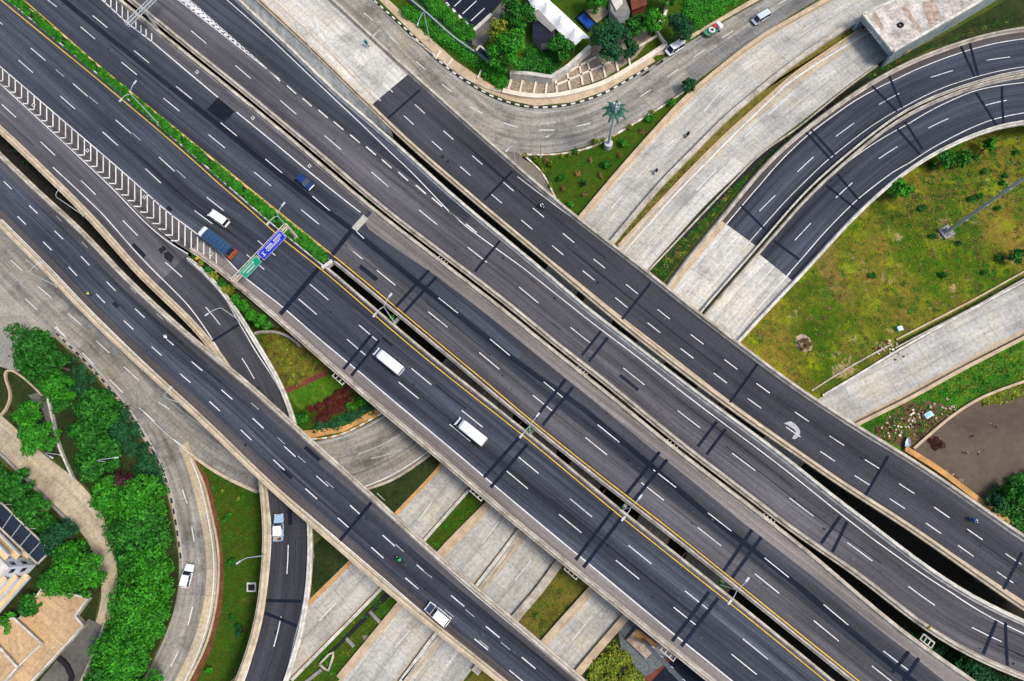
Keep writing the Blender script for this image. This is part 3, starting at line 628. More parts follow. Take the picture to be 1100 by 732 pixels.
# two concrete roads from the top right, running on under every viaduct
G2_R = [(1010, -62), (940, -32), (882, 0), (850, 19), (820, 37), (779.6, 66), (738.6, 101), (695, 147.5), (651, 198), (622, 234), (580, 300), (530, 410), (474.5, 497), (423, 551), (375, 603), (335, 641), (285, 692), (245, 735)]
G2_L = [(1050, -50), (964, 0), (928, 16), (882, 44), (850, 67), (820, 91), (782, 123), (744, 161), (708, 198), (695, 211), (657, 259), (620, 315), (560, 432), (503, 524), (472, 560), (407, 632), (360, 680), (312, 729), (275, 768)]
def g2x(rb, mb):
    s, _ = rb.loc(560, 400); rb.strip(mb, .9, .99, 'orange', .014, s0=s); rb.strip(mb, .0, .04, 'tanedge', .014, s0=s)
groadfn(G2_L, G2_R, 'conc_road', lines=[([(930, -24), (800, 56), (760, 88), (720, 128), (660, 194), (634, 227)], .7, 'tanedge')],
    dashes=[((896, 12), (909, 5)), ((862, 33), (876, 23)), ((799, 75), (815, 65)), ((756, 120), (780, 93)), ((713, 160), (726, 149)), ((684, 192), (697, 178)), ((657, 224), (668, 211)), ((449, 560), (464, 539)), ((343, 667), (361, 648))], dm='white', extra=g2x)
G3_R = [(1010, -12), (964, 8), (928, 31), (882, 60), (852, 81), (820, 109), (777, 147.5), (728, 198), (711, 211), (665, 264.7), (625, 325), (575, 445), (527, 542), (474.5, 595), (429, 652), (365, 730), (330, 770)]
G3_L = [(1020, 30), (970, 52), (945, 67), (909, 93), (854.6, 136.6), (820, 161), (782, 198), (760, 216), (727.6, 256.5), (696, 289), (655, 350), (605, 470), (556.5, 567.5), (511, 626), (463.6, 682), (427, 732), (395, 775)]
def g3x(rb, mb):
    s, _ = rb.loc(600, 400); rb.strip(mb, .93, .99, 'tanedge', .014); rb.strip(mb, .76, .87, 'conc_tan', .012, s1=s); rb.strip(mb, .0, .05, 'tanedge', .014, s0=s)
    rb.strip(mb, .02, .4, 'conc_pale', .011, s0=rb.loc(790, 170)[0], s1=s)
groadfn(G3_L, G3_R, 'conc_road', lines=[([(928, 38), (882, 66), (845, 91), (800, 134), (740, 194), (700, 238), (670, 272)], .3, 'white')],
    dashes=[((879, 87), (897, 76)), ((826, 123), (852, 99)), ((800, 147), (815, 134)), ((748, 205), (770, 182)), ((518, 584), (536, 560)), ((424, 696), (441, 677))], dm='white', extra=g3x)
S3_R = [(728, 300), (690, 355), (635, 460), (562, 573), (517, 634.5), (472, 688), (435, 732), (400, 775)]
S3_L = [(760, 320), (725, 370), (672, 475), (598, 600), (550, 662), (506, 720.5), (470, 770)]
groadfn(S3_L, S3_R, 'conc_road', edges=((.94, .99, 'tanedge'), (.0, .03, 'tanedge')), dashes=[((553.5, 623.5), (570.8, 602)), ((479, 716), (492, 700))], dm='white')
S4_R = [(775, 366), (755, 400), (705, 520), (637.5, 633), (586, 690.5), (540, 745)]
S4_L = [(800, 376), (785, 425), (735, 550), (670, 660), (617, 720.5), (590, 760)]
groadfn(S4_L, S4_R, 'conc_road', edges=((.93, .99, 'tanedge'), (.0, .05, 'tanedge')), dashes=[((614.6, 688), (636, 661.7))], dm='white')
# right lower road
G5_R = [(1190, 258), (1100, 305), (1058, 327), (1010, 353), (964, 379), (923, 404), (882, 428), (840, 455), (790, 500), (740, 590), (700, 700)]
G5_L = [(1190, 312), (1100, 360), (1046, 387), (1032, 395.5), (977.6, 425.6), (917.5, 455), (880, 480), (840, 530), (790, 620), (750, 720)]
groadfn(G5_L, G5_R, 'conc_road', edges=((.0, .10, 'tanedge'),), dashes=[((1020, 365), (1045, 351)), ((1065, 340), (1085, 329)), ((960, 399), (985, 385)), ((910, 430), (934, 414))], dm='faint')
# left concrete road and its two branches
G6_L = [(-60, 250), (0, 305), (28, 335), (58.7, 362), (93, 394), (125.7, 431), (153, 472), (175, 513), (186, 560), (191, 590), (192.6, 622), (186, 660), (169, 701), (153, 732), (128, 775)]
G6_R = [(-20, 222), (40, 275), (90, 330), (130, 365), (165, 405), (190, 440), (205, 487), (216, 513), (227, 560), (231.5, 580), (233.6, 614), (229.5, 655), (218.6, 696), (201, 732), (180, 775)]
def g6x(rb, mb):
    s, _ = rb.loc(190, 480); rb.strip(mb, .72, .98, 'conc_tan', .011, s0=s)
groadfn(G6_L, G6_R, 'conc_old', z=.075, lines=[([(60, 357), (97, 390), (130, 428), (157, 468), (178, 510), (190, 560), (196, 620)], .25, 'faint'), ([(203, 490), (213, 513), (224, 560), (230, 614), (226, 655), (215, 696), (198, 732)], .2, 'white')],
    dashes=[((88.5, 379), (101, 392)), ((118, 408), (132, 422)), ((153, 441), (166, 453)), ((196, 526), (201, 541)), ((206, 566), (208.6, 582)), ((207, 652), (202, 672)), ((183.6, 716), (192, 699)), ((60, 351), (70, 361))], dm='white', extra=g6x)
zone('road', [(-40, 215), (20, 240), (60, 280), (120, 335), (175, 390), (240, 460), (285, 515), (300, 540), (277, 529), (235, 510), (202, 487), (190, 478), (150, 425), (110, 385), (60, 330), (0, 300), (-40, 290)], 'conc_old', .055)
tagd = MB()
for a, b in [((27.5, 253+26), (41, 290)), ((11.7, 279.5), (24, 291)), ((41, 308), (55, 320)), ((73, 337), (87, 349)), ((27, 321), (40, 333)), ((58.7, 352), (72, 364)), ((103, 366), (117.5, 379.5)), ((133, 394), (149, 408.7)), ((170, 432), (182, 440)), ((186, 472), (200, 482))]:
    A, B = W(*a, .1), W(*b, .1); t = (B-A).normalized(); n = Vector((-t.y, t.x, 0))*.1; tagd.face([A-n, B-n, B+n, A+n], 'white')
tag(tagd.build('road_marking'), kind='structure')
G6b_R = [(150, 395), (185, 432), (235, 467), (285, 477), (339, 474), (369, 468), (410, 446), (450, 415), (500, 360), (540, 300)]
G6b_L = [(170, 460), (202, 487), (235, 510), (276, 529), (330, 540), (394, 524), (424, 513), (462, 487), (510, 440), (560, 370)]
def gbx(rb, mb):
    s, _ = rb.loc(300, 500)
    for f in (.28, .62): rb.strip(mb, f, f+.02, 'conc_dark', .012, s0=s)
    rb.strip(mb, .03, .05, 'white', .02); rb.strip(mb, .95, .97, 'faint', .02)
groadfn(G6b_L, G6b_R, 'conc_old', z=.085, dashes=[((398, 493), (432, 483)), ((385, 488), (440, 460))], dl=4, extra=gbx)
# far left paths
G7_L = [(-40, 455), (0, 484), (27, 513), (55, 541), (74, 560), (92, 578), (101, 592), (106, 606), (109, 622), (107, 655), (96, 690), (85, 720), (70, 760)]
G7_R = [(-40, 415), (0, 445), (52, 494), (93, 521), (104, 540), (111, 559), (121, 588), (123, 606), (131, 628), (124, 650), (115, 669), (106, 695), (98, 720), (90, 760)]
groadfn(G7_L, G7_R, 'conc_tan', name='path')
zone('road', [(-40, 260), (0, 268), (60, 340), (58, 364), (34, 352), (28, 338), (-40, 345)], 'conc_pale', .06); zone('path', [(-30, 330), (30, 335), (45, 352), (20, 400), (-30, 385)], 'conc_road', .045); zone('path', [(30, 425), (52, 418), (60, 450), (66, 480), (80, 515), (95, 530), (80, 516), (60, 480), (45, 440)], 'conc_dark', .05)
zone('pavement', [(95, 665), (110, 672), (100, 700), (84, 735), (40, 735), (62, 708)], 'conc_dark', .09)
# ================================================================ grass and other ground cover
Zs = [('grass', [(560, 169), (600, 167), (640, 159), (670, 142), (712, 116), (745, 90), (738, 103), (695, 149), (651, 199), (622, 232), (600, 222), (594, 203), (583, 184)], 'g_lawn', .05),
 ('grass', [(651, 199), (640, 215), (900, 30), (960, 0), (925, 30), (820, 107), (760, 165), (665, 265), (640, 300)], 'g_dry', .02),
 ('grass', [(945, 70), (1010, 40), (1100, -10), (1180, -30), (1180, 24), (1100, 27), (1000, 52), (935, 86), (850, 146), (800, 195), (750, 255), (710, 306), (695, 291), (760, 217), (855, 138)], 'g_dark', .02),
 ('grass', [(1180, 125), (1100, 130), (1040, 146), (982, 178), (923, 227), (863, 292), (790, 368), (765, 420), (840, 450), (882, 428), (964, 379), (1100, 305), (1180, 262)], 'g_field', .03),
 ('grass', [(1180, 315), (1100, 362), (1032, 398), (978, 428), (918, 458), (900, 480), (960, 500), (985, 475), (1025, 446), (1056, 426), (1100, 411), (1180, 380)], 'g_bright', .03),
 ('grass', [(202, 487), (216, 513), (228, 560), (234, 614), (230, 655), (215, 705), (198, 745), (245, 745), (275, 680), (284, 620), (284, 530), (250, 515)], 'g_lawn', .03),
 ('grass', [(260, 330), (300, 340), (420, 440), (412, 447), (372, 468), (325, 470), (300, 400)], 'g_lawn', .03),
 ('grass', [(400, 523), (462, 488), (480, 497), (423, 551), (380, 600), (340, 640), (325, 600), (380, 540)], 'g_dark', .03),
 ('grass', [(495, 522), (526, 545), (470, 600), (425, 655), (365, 732), (300, 770), (312, 731), (407, 633), (474, 560)], 'g_lawn', .03),
 ('grass', [(602, 600), (640, 630), (590, 690), (540, 750), (500, 735), (552, 665)], 'g_dry', .03),
 ('grass', [(672, 660), (760, 735), (620, 760), (630, 715)], 'g_dark', .03),
 ('grass', [(-40, 340), (60, 365), (125, 432), (175, 515), (192, 600), (190, 650), (165, 705), (145, 745), (90, 745), (120, 670), (125, 600), (95, 525), (0, 445), (-40, 410)], 'g_dark', .02),
 ('grass', [(-40, 460), (60, 550), (110, 620), (100, 680), (40, 745), (-60, 745)], 'g_dark', .015),
 ('grass', [(398, 0), (440, 35), (480, 73), (540, 110), (640, 105), (720, 58), (820, -2), (900, -60), (360, -60)], 'g_lawn', .02)]
for n_, px, mm, z_ in Zs: zone(n_, px, mm, z_)
# details of the ground
zone('grass', [(281, 362), (300, 350), (330, 352), (348, 385), (352, 402), (306, 417)], 'g_dry', .05, sm=True)
zone('soil', [(206, 489), (219, 514), (230.5, 560), (237, 614), (233, 656), (222, 698), (204, 734), (210, 734), (227, 698), (238, 656), (241, 614), (235, 560), (223, 514), (209, 489)], 'brownred', .05)
zone('soil', [(305, 418), (350, 398), (352, 403), (307, 424)], 'brownred', .06)
zone('grass', [(307, 424), (352, 402), (372, 412), (360, 430), (322, 440)], 'g_bright', .055)
zone('flower_bed', [(330, 439), (352, 428), (372, 416), (378, 413), (374, 424), (356, 434), (336, 441)], 'brownred', .07, sm=True)
zone('soil', [(930, 470), (955, 447), (975, 432), (1018, 437), (1020, 446), (1000, 462), (975, 482), (958, 476)], 'dirt', .05, sm=True)
zone('soil', [(855, 362), (862, 359), (870, 364), (872, 376), (862, 378), (856, 372)], 'rubble', .06, sm=True)
zone('soil', [(865, 250), (885, 250), (905, 300), (915, 320), (900, 325), (880, 290)], 'g_dry', .045, sm=True)
zone('canal_water', [(980, 483), (1023, 448), (1055, 428), (1100, 411), (1190, 380), (1190, 520), (1100, 508), (1075, 524), (1061, 540), (1035, 530)], 'water', .06)
zone('river_bank', [(1100, 508), (1190, 515), (1190, 600), (1100, 590), (1061, 545), (1068, 530)], 'g_dark', .08)
zone('river_bank', [(1058, 425), (1100, 410), (1190, 378), (1190, 395), (1100, 420), (1062, 436), (1052, 432)], 'g_dry', .08, sm=False)
zone('soil', [(995, 473), (1003, 468), (1012, 471), (1014, 478), (1008, 483), (998, 480)], 'dirt', .08, sm=True)
zone('gravel', [(662, 668), (680, 660), (720, 695), (712, 715), (692, 728), (668, 700)], 'gravel', .05)
zone('soil', [(692, 730), (712, 705), (735, 700), (740, 745), (680, 745)], 'brownred', .045)
zone('pavement', [(700, 732), (728, 702), (764, 735), (750, 760), (690, 760)], 'asph_dark', .10)
# walkway strips and edges beside the ground roads
walls = [
 ('retaining wall with ochre top on the outer side of the top road ramp', [(925, -22), (882, 3), (820, 38), (779.6, 68), (738.6, 103), (695, 149.5), (651, 200), (621, 236)], 1.2, .9, 'tanedge'),
 ('thick pale wall between the two concrete roads that run to the tunnel', [(961, 3), (926, 19), (882, 46), (850, 69), (820, 93), (782, 125), (744, 163), (708, 200), (656, 262)], 1.2, 1.1, 'parapet'),
 ('low kerb wall on the grass side of the tunnel road', [(926, 30), (882, 59), (852, 80), (820, 108), (777, 146.5), (727, 197), (664, 264)], .35, .4, 'tanedge'),
 ('long low wall beside the ditch south of the tunnel road', [(943, 70), (909, 95), (855, 139), (820, 163), (783, 200), (728, 258), (697, 291)], .4, .35, 'parapet'),
 ('tan retaining wall with rail south of the lower right road', [(1190, 316), (1100, 363), (1032, 398), (977.6, 428), (917.5, 458), (900, 468)], .9, .7, 'tanedge'),
 ('low white edge wall north of the lower right road', [(1190, 256), (1100, 303), (1010, 351), (964, 377), (923, 402), (884, 425)], .5, .45, 'parapet_w'),
 ('wall between the first road strip and the ditch meadow', [(504, 526), (473, 561), (408, 634), (361, 682), (313, 731)], .5, .6, 'parapet_w'),
 ('tan wall on the upper edge of the second road strip', [(525, 541), (473, 594), (428, 651), (364, 729)], .5, 1.3, 'tanedge'),
 ('pale wall on the lower edge of the second road strip', [(558, 569), (513, 628), (466, 684), (429, 734)], .6, .7, 'parapet_w'),
 ('pale wall on the upper edge of the third road strip', [(561, 572), (515, 633), (470, 687), (433, 732)], .6, .7, 'parapet'),
 ('broad grey wall between the third road strip and the small meadow', [(602, 603), (578, 636), (553, 665), (510, 723)], .8, 1.6, 'parapet'),
 ('tan wall on the upper edge of the fourth road strip', [(635.5, 632), (584, 690), (545, 738)], .7, 1.1, 'parapet_t'),
 ('double wall between the fourth road strip and the mast yard', [(674, 661), (622, 722), (610, 738)], .8, 1.4, 'tanedge'),
 ('low wall along the outer side of the lower left road beside the lawn', [(203, 489), (217, 514), (228.5, 560), (233, 580), (235, 614), (231, 655), (220, 696), (202, 732), (185, 765)], .3, .4, 'tanedge'),
 ('brick retaining wall at the canal corner', [(982, 482), (1023, 447), (1055, 427), (1100, 410), (1190, 378)], .6, .5, 'tanedge'),
 ('rust coloured trench wall between the viaduct and the canal', [(973, 482), (1010, 505), (1045, 532), (1083, 560), (1130, 592)], .8, 1.1, 'orange'),
 ('thin pale wall of the drain beneath the viaduct edge by the canal', [(965, 485), (1000, 512), (1060, 556), (1110, 592)], .5, .3, 'parapet_w'),
 ('curved pale wall along the left edge of the concrete slip road', [(330, 541), (394, 525.5), (424, 514.5), (462, 488.5)], .5, .5, 'parapet'),
 ('curved wall closing the shrub wedge beside the main highway', [(273, 358), (285, 355), (297, 356), (312, 362), (322, 372)], .8, .5, 'parapet_w'),
 ('white curved wall between lawn and concrete slip road', [(205, 488), (222, 501), (242, 513), (276, 529)], .5, .6, 'parapet_t'),
 ('ditch wall on the field side of the lower right road', [(963, 365), (1000, 346), (1050, 320), (1100, 292), (1180, 250)], .4, .35, 'tanedge'),
 ('second ditch wall of the field, nearer the lower right road', [(962, 374), (1000, 354), (1050, 328), (1100, 300), (1180, 257)], .4, .3, 'parapet'),
 ('narrow ditch edge running to the viaduct across the field', [(872, 420), (900, 402), (935, 382), (958, 370)], .3, .3, 'parapet'),
 ('long thin pale wall along the far left footpath', [(50, 425), (56, 452), (62, 478), (78, 515)], .8, .35, 'parapet_w'),
 ('low wall on the garden side of the far left footpath', [(0, 446), (12, 430), (2, 395), (20, 402), (45, 425)], .6, .35, 'tanedge'),
 ('dark retaining wall on the building side of the far left path', [(-10, 478), (27, 514), (55, 542), (84, 571)], .5, .5, 'under')]
for lb, px, h_, w_, mm in walls: wall('retaining_wall', px, 0, h_, w_, mm, lb)
for lb, px, z_ in (('dark open drain between second and third road strips', [(563, 568), (515, 630), (468, 686), (430, 735), (426, 733), (464, 684), (511, 628), (557, 566)], .10),): zone('ditch', px, 'black', z_)
zone('ditch', [(948, 74), (905, 104), (855, 144), (820, 170), (790, 198), (735, 258), (732, 255), (786, 195), (818, 165), (852, 141), (902, 100)], 'black', .06)
zone('ditch', [(963, 369), (1050, 323), (1180, 253), (1180, 257), (1050, 327), (964, 373)], 'g_dark', .06)
zone('ditch', [(414, 636), (420, 640), (370, 690), (345, 713), (343, 710), (366, 688)], 'black', .05)
for a, b in (((397, 657), (408, 669)), ((372, 686), (380, 695)), ((345, 720), (327, 734))): wall('drain_edge', [a, b], 0, .3, .6, 'under', 'short concrete drain spur in the ditch meadow at (%s)' % ('upper end' if a[0] == 397 else 'middle' if a[0] == 372 else 'lower end'), 'drain')
wall('drain_edge', [(343, 714), (356, 700), (359, 702), (352, 722), (343, 714)], 0, .5, .35, 'parapet', 'triangular concrete drain inlet frame in the ditch meadow', 'drain', sm=False)
zone('drain_pit', [(265, 626), (275, 626), (275, 636), (265, 636)], 'kerb_w', .06); zone('drain_pit', [(266.5, 628), (273.5, 628), (273.5, 634.5), (266.5, 634.5)], 'black', .08)
zone('drain_pit', [(389, 683), (394, 682), (396, 686), (391, 688)], 'conc_old', .07)
# kerbs with black and white blocks
wall('kerb', [(399, -2), (439, 34), (480, 72.5), (521, 99.5), (543, 109), (575, 115.5), (615, 111.5), (650, 99.5), (683, 80.5), (700, 70)], 0, .28, .35, 'kerb_w', 'black and white painted kerb along the top road', 'kerb', alt='kerb_b', period=1.1)
wall('kerb', [(60, 358), (94, 391), (127, 429), (155, 470), (177, 512), (188, 558), (194, 600)], 0, .28, .3, 'tanedge', 'dark and tan painted kerb along the leafy lower left road', 'kerb', alt='kerb_b', period=1.1)
wall('kerb', [(330, 471), (340, 472), (369, 466), (410, 444)], 0, .28, .35, 'kerb_w', 'block kerb of the red flower bed at the slip road', 'kerb', alt='orange', period=1.0)
wall('kerb', [(558, 166), (602, 165.5), (637, 157.5), (668, 140.5), (711, 114.5), (737, 97)], 0, .28, .4, 'kerb_w', 'tan and white kerb between top road and palm lawn', 'kerb', alt='tanedge', period=1.4)
wall('kerb', [(561, 166), (574, 176), (586, 190), (593, 205), (598, 216)], 0, .28, .4, 'kerb_w', 'brown and white kerb between spur and palm lawn', 'kerb', alt='tanedge', period=1.4)
wall('kerb', [(656, 200), (640, 216), (623, 232)], 0, .28, .4, 'kerb_w', 'short striped kerb at the lower tip of the palm lawn', 'kerb', alt='tanedge', period=1.4)
zone('pavement', [(399, -8), (409, -8), (449, 29), (490, 66), (527, 91), (546, 100), (577, 106.5), (613, 103), (647, 92), (679, 73), (700, 60), (704, 66), (683, 79), (650, 98), (615, 110), (575, 114), (543, 107), (521, 98), (480, 71), (439, 32)], 'tanedge', .14)
zone('pavement', [(58, 352), (66, 352), (100, 385), (135, 426), (163, 468), (185, 512), (178, 512), (155, 468), (127, 428), (94, 390)], 'tanedge', .05)
zone('pavement', [(325, 463), (370, 458), (405, 438), (411, 443), (369, 464), (332, 471)], 'orange', .10)
zone('pavement', [(704, 60), (760, 27), (815, -5), (830, -12), (836, -6), (820, -2), (752, 36), (716, 58)], 'tanedge', .14)
# ================================================================ tunnel portal top right
RZ = 5.3
roof = [(927, 16), (959, 56), (1042, 8), (1130, -45), (1090, -70), (1030, -33), (964, -1)]
bd = thing('tunnel_portal', 'flat roofed concrete tunnel portal with a stained rubble-strewn roof over the road', 'building', W(975, 20))
R_ = [W(u, v, RZ) for u, v in roof]; ctr = sum(R_, Vector())/len(R_)
M['roofstain'] = stained('stained_roof', (.52, .47, .42), .75, .28)
mbp = MB(); mbp.face([p*1.0 for p in R_], 'roofstain'); fix(mbp.build('roof'), bd)
def slabwall(a, b, z0, z1, t, mat, name, root):
    mb = MB(); d = (b-a); L_ = Vector((d.x, d.y, 0)).length; c = (a+b)/2; mb.box((c.x, c.y, (z0+z1)/2), (L_, t, z1-z0), mat, math.atan2(d.y, d.x)); o = mb.build(name); fix(o, root); return o
inw = lambda a, b, t: (a+(ctr-a).normalized()*t, b+(ctr-b).normalized()*t)
M['wallgrey'] = stained('painted_grey_wall', (.27, .33, .34), .35, .5)
slabwall(*[p for p in (R_[1], R_[2])], -.1, RZ-.2, .5, 'wallgrey', 'wall', bd); slabwall(R_[2], R_[3], -.1, RZ-.2, .5, 'wallgrey', 'wall', bd)
slabwall(R_[0], R_[6], -.1, RZ-.2, .5, 'wallgrey', 'wall', bd); slabwall(R_[6], R_[5], -.1, RZ-.2, .5, 'wallgrey', 'wall', bd)
slabwall(R_[0], R_[1], RZ-1.3, RZ-.02, .6, 'wallgrey', 'lintel', bd)
for a, b in ((0, 1), (1, 2), (2, 3), (0, 6), (6, 5)): slabwall(R_[a], R_[b], RZ-.18, RZ+.35, .62, 'parapet_w', 'roof_edge', bd)
for (u, v, r) in ((967.5, 27, .75),):
    mbt = MB(); c = W(u, v, RZ+.2); rows = []
    for i in range(18):
        a = i/18*2*math.pi; rows.append([c+Vector((math.cos(a)*(r*.7+.22*math.cos(b)), math.sin(a)*(r*.7+.22*math.cos(b)), .2*math.sin(b))) for b in [k*math.pi/4 for k in range(8)]])
    rows.append(rows[0]); mbt.grid(rows, 'black', closed=True); tag(mbt.build('tyre', smooth_=True), 'black tyre lying on the stained tunnel roof', 'tyre')
for pts in ([(940, 12), (950, 30), (947, 33), (936, 17)], [(972, 5), (992, 34), (988, 36), (968, 8)], [(990, 3), (1003, 0), (1012, 19), (999, 29)]): mbr = MB(); mbr.face([W(u, v, RZ+.03) for u, v in pts], 'rubble'); fix(mbr.build('roof_patch'), bd)
mbx = MB()                                         # graffiti strokes on lintel and side wall
def on_wall(a, b, t, z, off=.33):
    p = a+(b-a)*t; d = (b-a).normalized(); n = Vector((d.y, -d.x, 0)); n = n if (p+n-ctr).length > (p-n-ctr).length else -n; return Vector((p.x, p.y, z))+n*off, Vector((d.x, d.y, 0))
def stroke(a, b, t0, t1, z0, z1, mat):
    p0, d = on_wall(a, b, t0, z0); p1, _ = on_wall(a, b, t1, z1); w_ = Vector((0, 0, .12)) if abs(z1-z0) < .4 else d*.12
    mbx.face([p0-w_, p1-w_, p1+w_, p0+w_], mat)
M['g_blue'] = paint('spray_blue', (.05, .12, .55)); M['g_red'] = paint('spray_red', (.6, .08, .05)); M['g_white'] = paint('spray_white', (.75, .75, .75))
for k in range(6): stroke(R_[0], R_[1], .30+.07*k, .33+.07*k, RZ-1.2, RZ-.4 if k % 2 else RZ-.8, 'g_white'); stroke(R_[0], R_[1], .31+.07*k, .36+.07*k, RZ-.8, RZ-.8, 'g_white')
fix(mbx.build('graffiti'), bd); mbx = MB()
for k in range(7): stroke(R_[1], R_[2], .72+.04*k, .74+.04*k, 1.4, 3.2 if k % 2 else 2.5, 'g_blue' if k < 4 else 'g_red'); stroke(R_[1], R_[2], .72+.04*k, .75+.04*k, 2.4, 2.4, 'g_white')
fix(mbx.build('graffiti'), bd)
# ================================================================ houses and yards at the top
def prism(root, name, px, z0, z1, mat, top=None):
    P = [W(u, v, z1) for u, v in px]; mb = MB(); n = len(P)
    area = sum(P[i].x*P[(i+1) % n].y-P[(i+1) % n].x*P[i].y for i in range(n))
    if area < 0: P = P[::-1]
    for i in range(n): a, b = P[i], P[(i+1) % n]; mb.face([(a.x, a.y, z0), (b.x, b.y, z0), b, a], mat)
    mb.face(P, top or mat); o = mb.build(name)
    if root: fix(o, root)
    return o
zone('car_park', [(470, -40), (560, -40), (540, 0), (508, 36), (490, 22), (465, 0), (440, -25)], 'asph_dark', .10)
mk = MB()
for a, b in (((488, 7), (496.5, -1)), ((497, 15), (512, 1)), ((506, 22.5), (520.5, 9)), ((478, 0), (488, -9))):
    A, B = W(*a, .13), W(*b, .13); t = (B-A).normalized(); n = Vector((-t.y, t.x, 0))*.12; mk.face([A-n, B-n, B+n, A+n], 'white')
tag(mk.build('parking_marking'), kind='structure')
wall('kerb', [(463, -14), (481, 5), (506, 30)], 0, .3, .6, 'kerb_w', 'black and white kerb at the foot of the small car park', 'kerb', alt='kerb_b', period=1.2, sm=False)
wall('kerb', [(509, 32), (528, 15)], 0, .5, .8, 'parapet_w', 'plain white end kerb of the small car park', 'kerb', sm=False)
zone('flower_bed', [(457, -12), (462, -16), (482, 8), (506, 31), (503, 35), (478, 11)], 'l_yell', .2)
zone('path', [(508, 36), (540, 2), (550, -10), (558, -6), (533, 30), (517, 52), (507, 48)], 'conc_dark', .09)
wall('garden_wall', [(430, -10), (460, 15), (488, 40), (511, 56)], 0, 1.2, .35, 'wallgrey', 'thin grey garden wall winding between hedge strips at the top', sm=True)
zone('path', [(436, -10), (442, -12), (470, 10), (510, 46), (508, 52), (480, 30)], 'asph_dark', .07)
fr = thing('gate_house', 'small flat roofed gate house with white rim beside the car park path', 'hut', W(520, 58))
prism(fr, 'wall', [(511.5, 54), (515.5, 49), (531, 62), (528, 67)], 0, 2.4, 'wallgrey', 'asph_dark')
for a, b in (((511.5, 54), (515.5, 49)), ((515.5, 49), (531, 62.5)), ((531, 62.5), (528, 67))): 
    o = wall('roof_rim', [a, b], 2.4, .3, .4, 'parapet_w', parent=fr, sm=False)
wall('garden_wall', [(548, 77.5), (570, 79), (592, 82.5), (610, 71), (634, 49)], 0, 2.6, .9, 'parapet_w', 'tall white garden wall with a corner above the gravel terraces', sm=False)
M['stonebed'] = stained('stone_fill', (.30, .24, .17), .6, 1.6); M['concl'] = stained('light_concrete', (.66, .58, .46), .25, .8)
zone('terrace', [(540, 100), (548, 79), (592, 84), (636, 50), (690, 30), (700, 40), (683, 62), (650, 84), (612, 97), (575, 101)], 'stonebed', .16)
beds = [((546, 96), (550, 82)), ((558.5, 99), (562, 83)), ((573, 101), (576.5, 84.5)), ((586, 101), (588, 85.5)), ((598.5, 99), (596.5, 83)), ((612.5, 96), (609, 76)), ((626, 91), (622.5, 69)), ((637, 88), (631, 66)), ((650.5, 83), (647, 67)), ((664, 76.5), (661.5, 63.5)), ((677, 70), (675, 60)), ((598, 84), (640, 61)), ((597, 91.5), (664, 63)), ((664, 63), (706, 38))]
for i, (a, b) in enumerate(beds): wall('terrace_beam', [a, b], 0, .5, .45, 'concl', 'light concrete terrace beam, one rib of the stone-filled grid under the white garden wall', 'beam', sm=False)
for o in bpy.data.objects:
    if o.name.startswith('terrace_beam'): o['group'] = 'ribs of the stone terrace grid'
wall('garden_wall', [(540, 97), (560, 101.5), (580, 103), (600, 101.5), (622, 97), (650, 88), (678, 72), (700, 58), (716, 47)], 0, .9, 1.1, 'concl', 'curved low cream wall at the foot of the stone terraces')
wall('garden_wall', [(704, 28), (708, 38), (716, 47)], 0, .9, .6, 'concl', 'short cream wall beside the parked white van')
wall('garden_wall', [(716, 10), (712, 22), (704, 28)], 0, 1.4, .7, 'concl', 'curved cream wall behind the dark tree near the white van')
for a, b, lb in (((468, 63), (473, 54), 'first'), ((480, 71), (486, 63), 'middle'), ((513, 84), (517, 75), 'last')): wall('hedge_rib', [a, b], 0, .6, .35, 'concl', lb+' pale concrete rib on the green slope beside the top road', 'beam', sm=False)
wall('garden_wall', [(442, 40), (478, 68), (500, 84), (530, 97), (560, 102)], 0, .4, .4, 'parapet', 'low grey channel edge behind the pavement of the top road')
# white tent
M['tent'] = paint('tent_canvas', (.80, .79, .78), .7)
tr = thing('marquee', 'long white peaked marquee roof among the garden trees', 'tent', W(603, 25))
axis = [(571, -8), (583, 8), (597, 23), (612, 38), (628, 46)]; mbt = MB(); rows = []
Lp = [W(u, v, 3) for u, v in catmull([(575, -18), (588, -2), (603, 12), (620, 28), (634, 41)], 8)]; Rp = [W(u, v, 3) for u, v in catmull([(566, -2), (575, 12), (590, 24), (604, 38), (617, 50)], 8)]
for i, (a, b) in enumerate(zip(Lp, Rp)):
    ph = (i/(len(Lp)-1)*4) % 1; hh = 1.2+1.5*(1-abs(2*ph-1))**2.0
    rows.append([a, a*.75+b*.25+Vector((0, 0, hh*.45)), (a+b)/2+Vector((0, 0, hh)), a*.25+b*.75+Vector((0, 0, hh*.45)), b])
mbt.grid(rows, 'tent'); fix(mbt.build('canopy', smooth_=True), tr)
for i in (0, 8, 16, 24, 32):
    for p in (Lp[i], Rp[i]): mbt = MB(); mbt.tube([(p.x, p.y, 0), p], .06, 'steel', 6); fix(mbt.build('post'), tr)
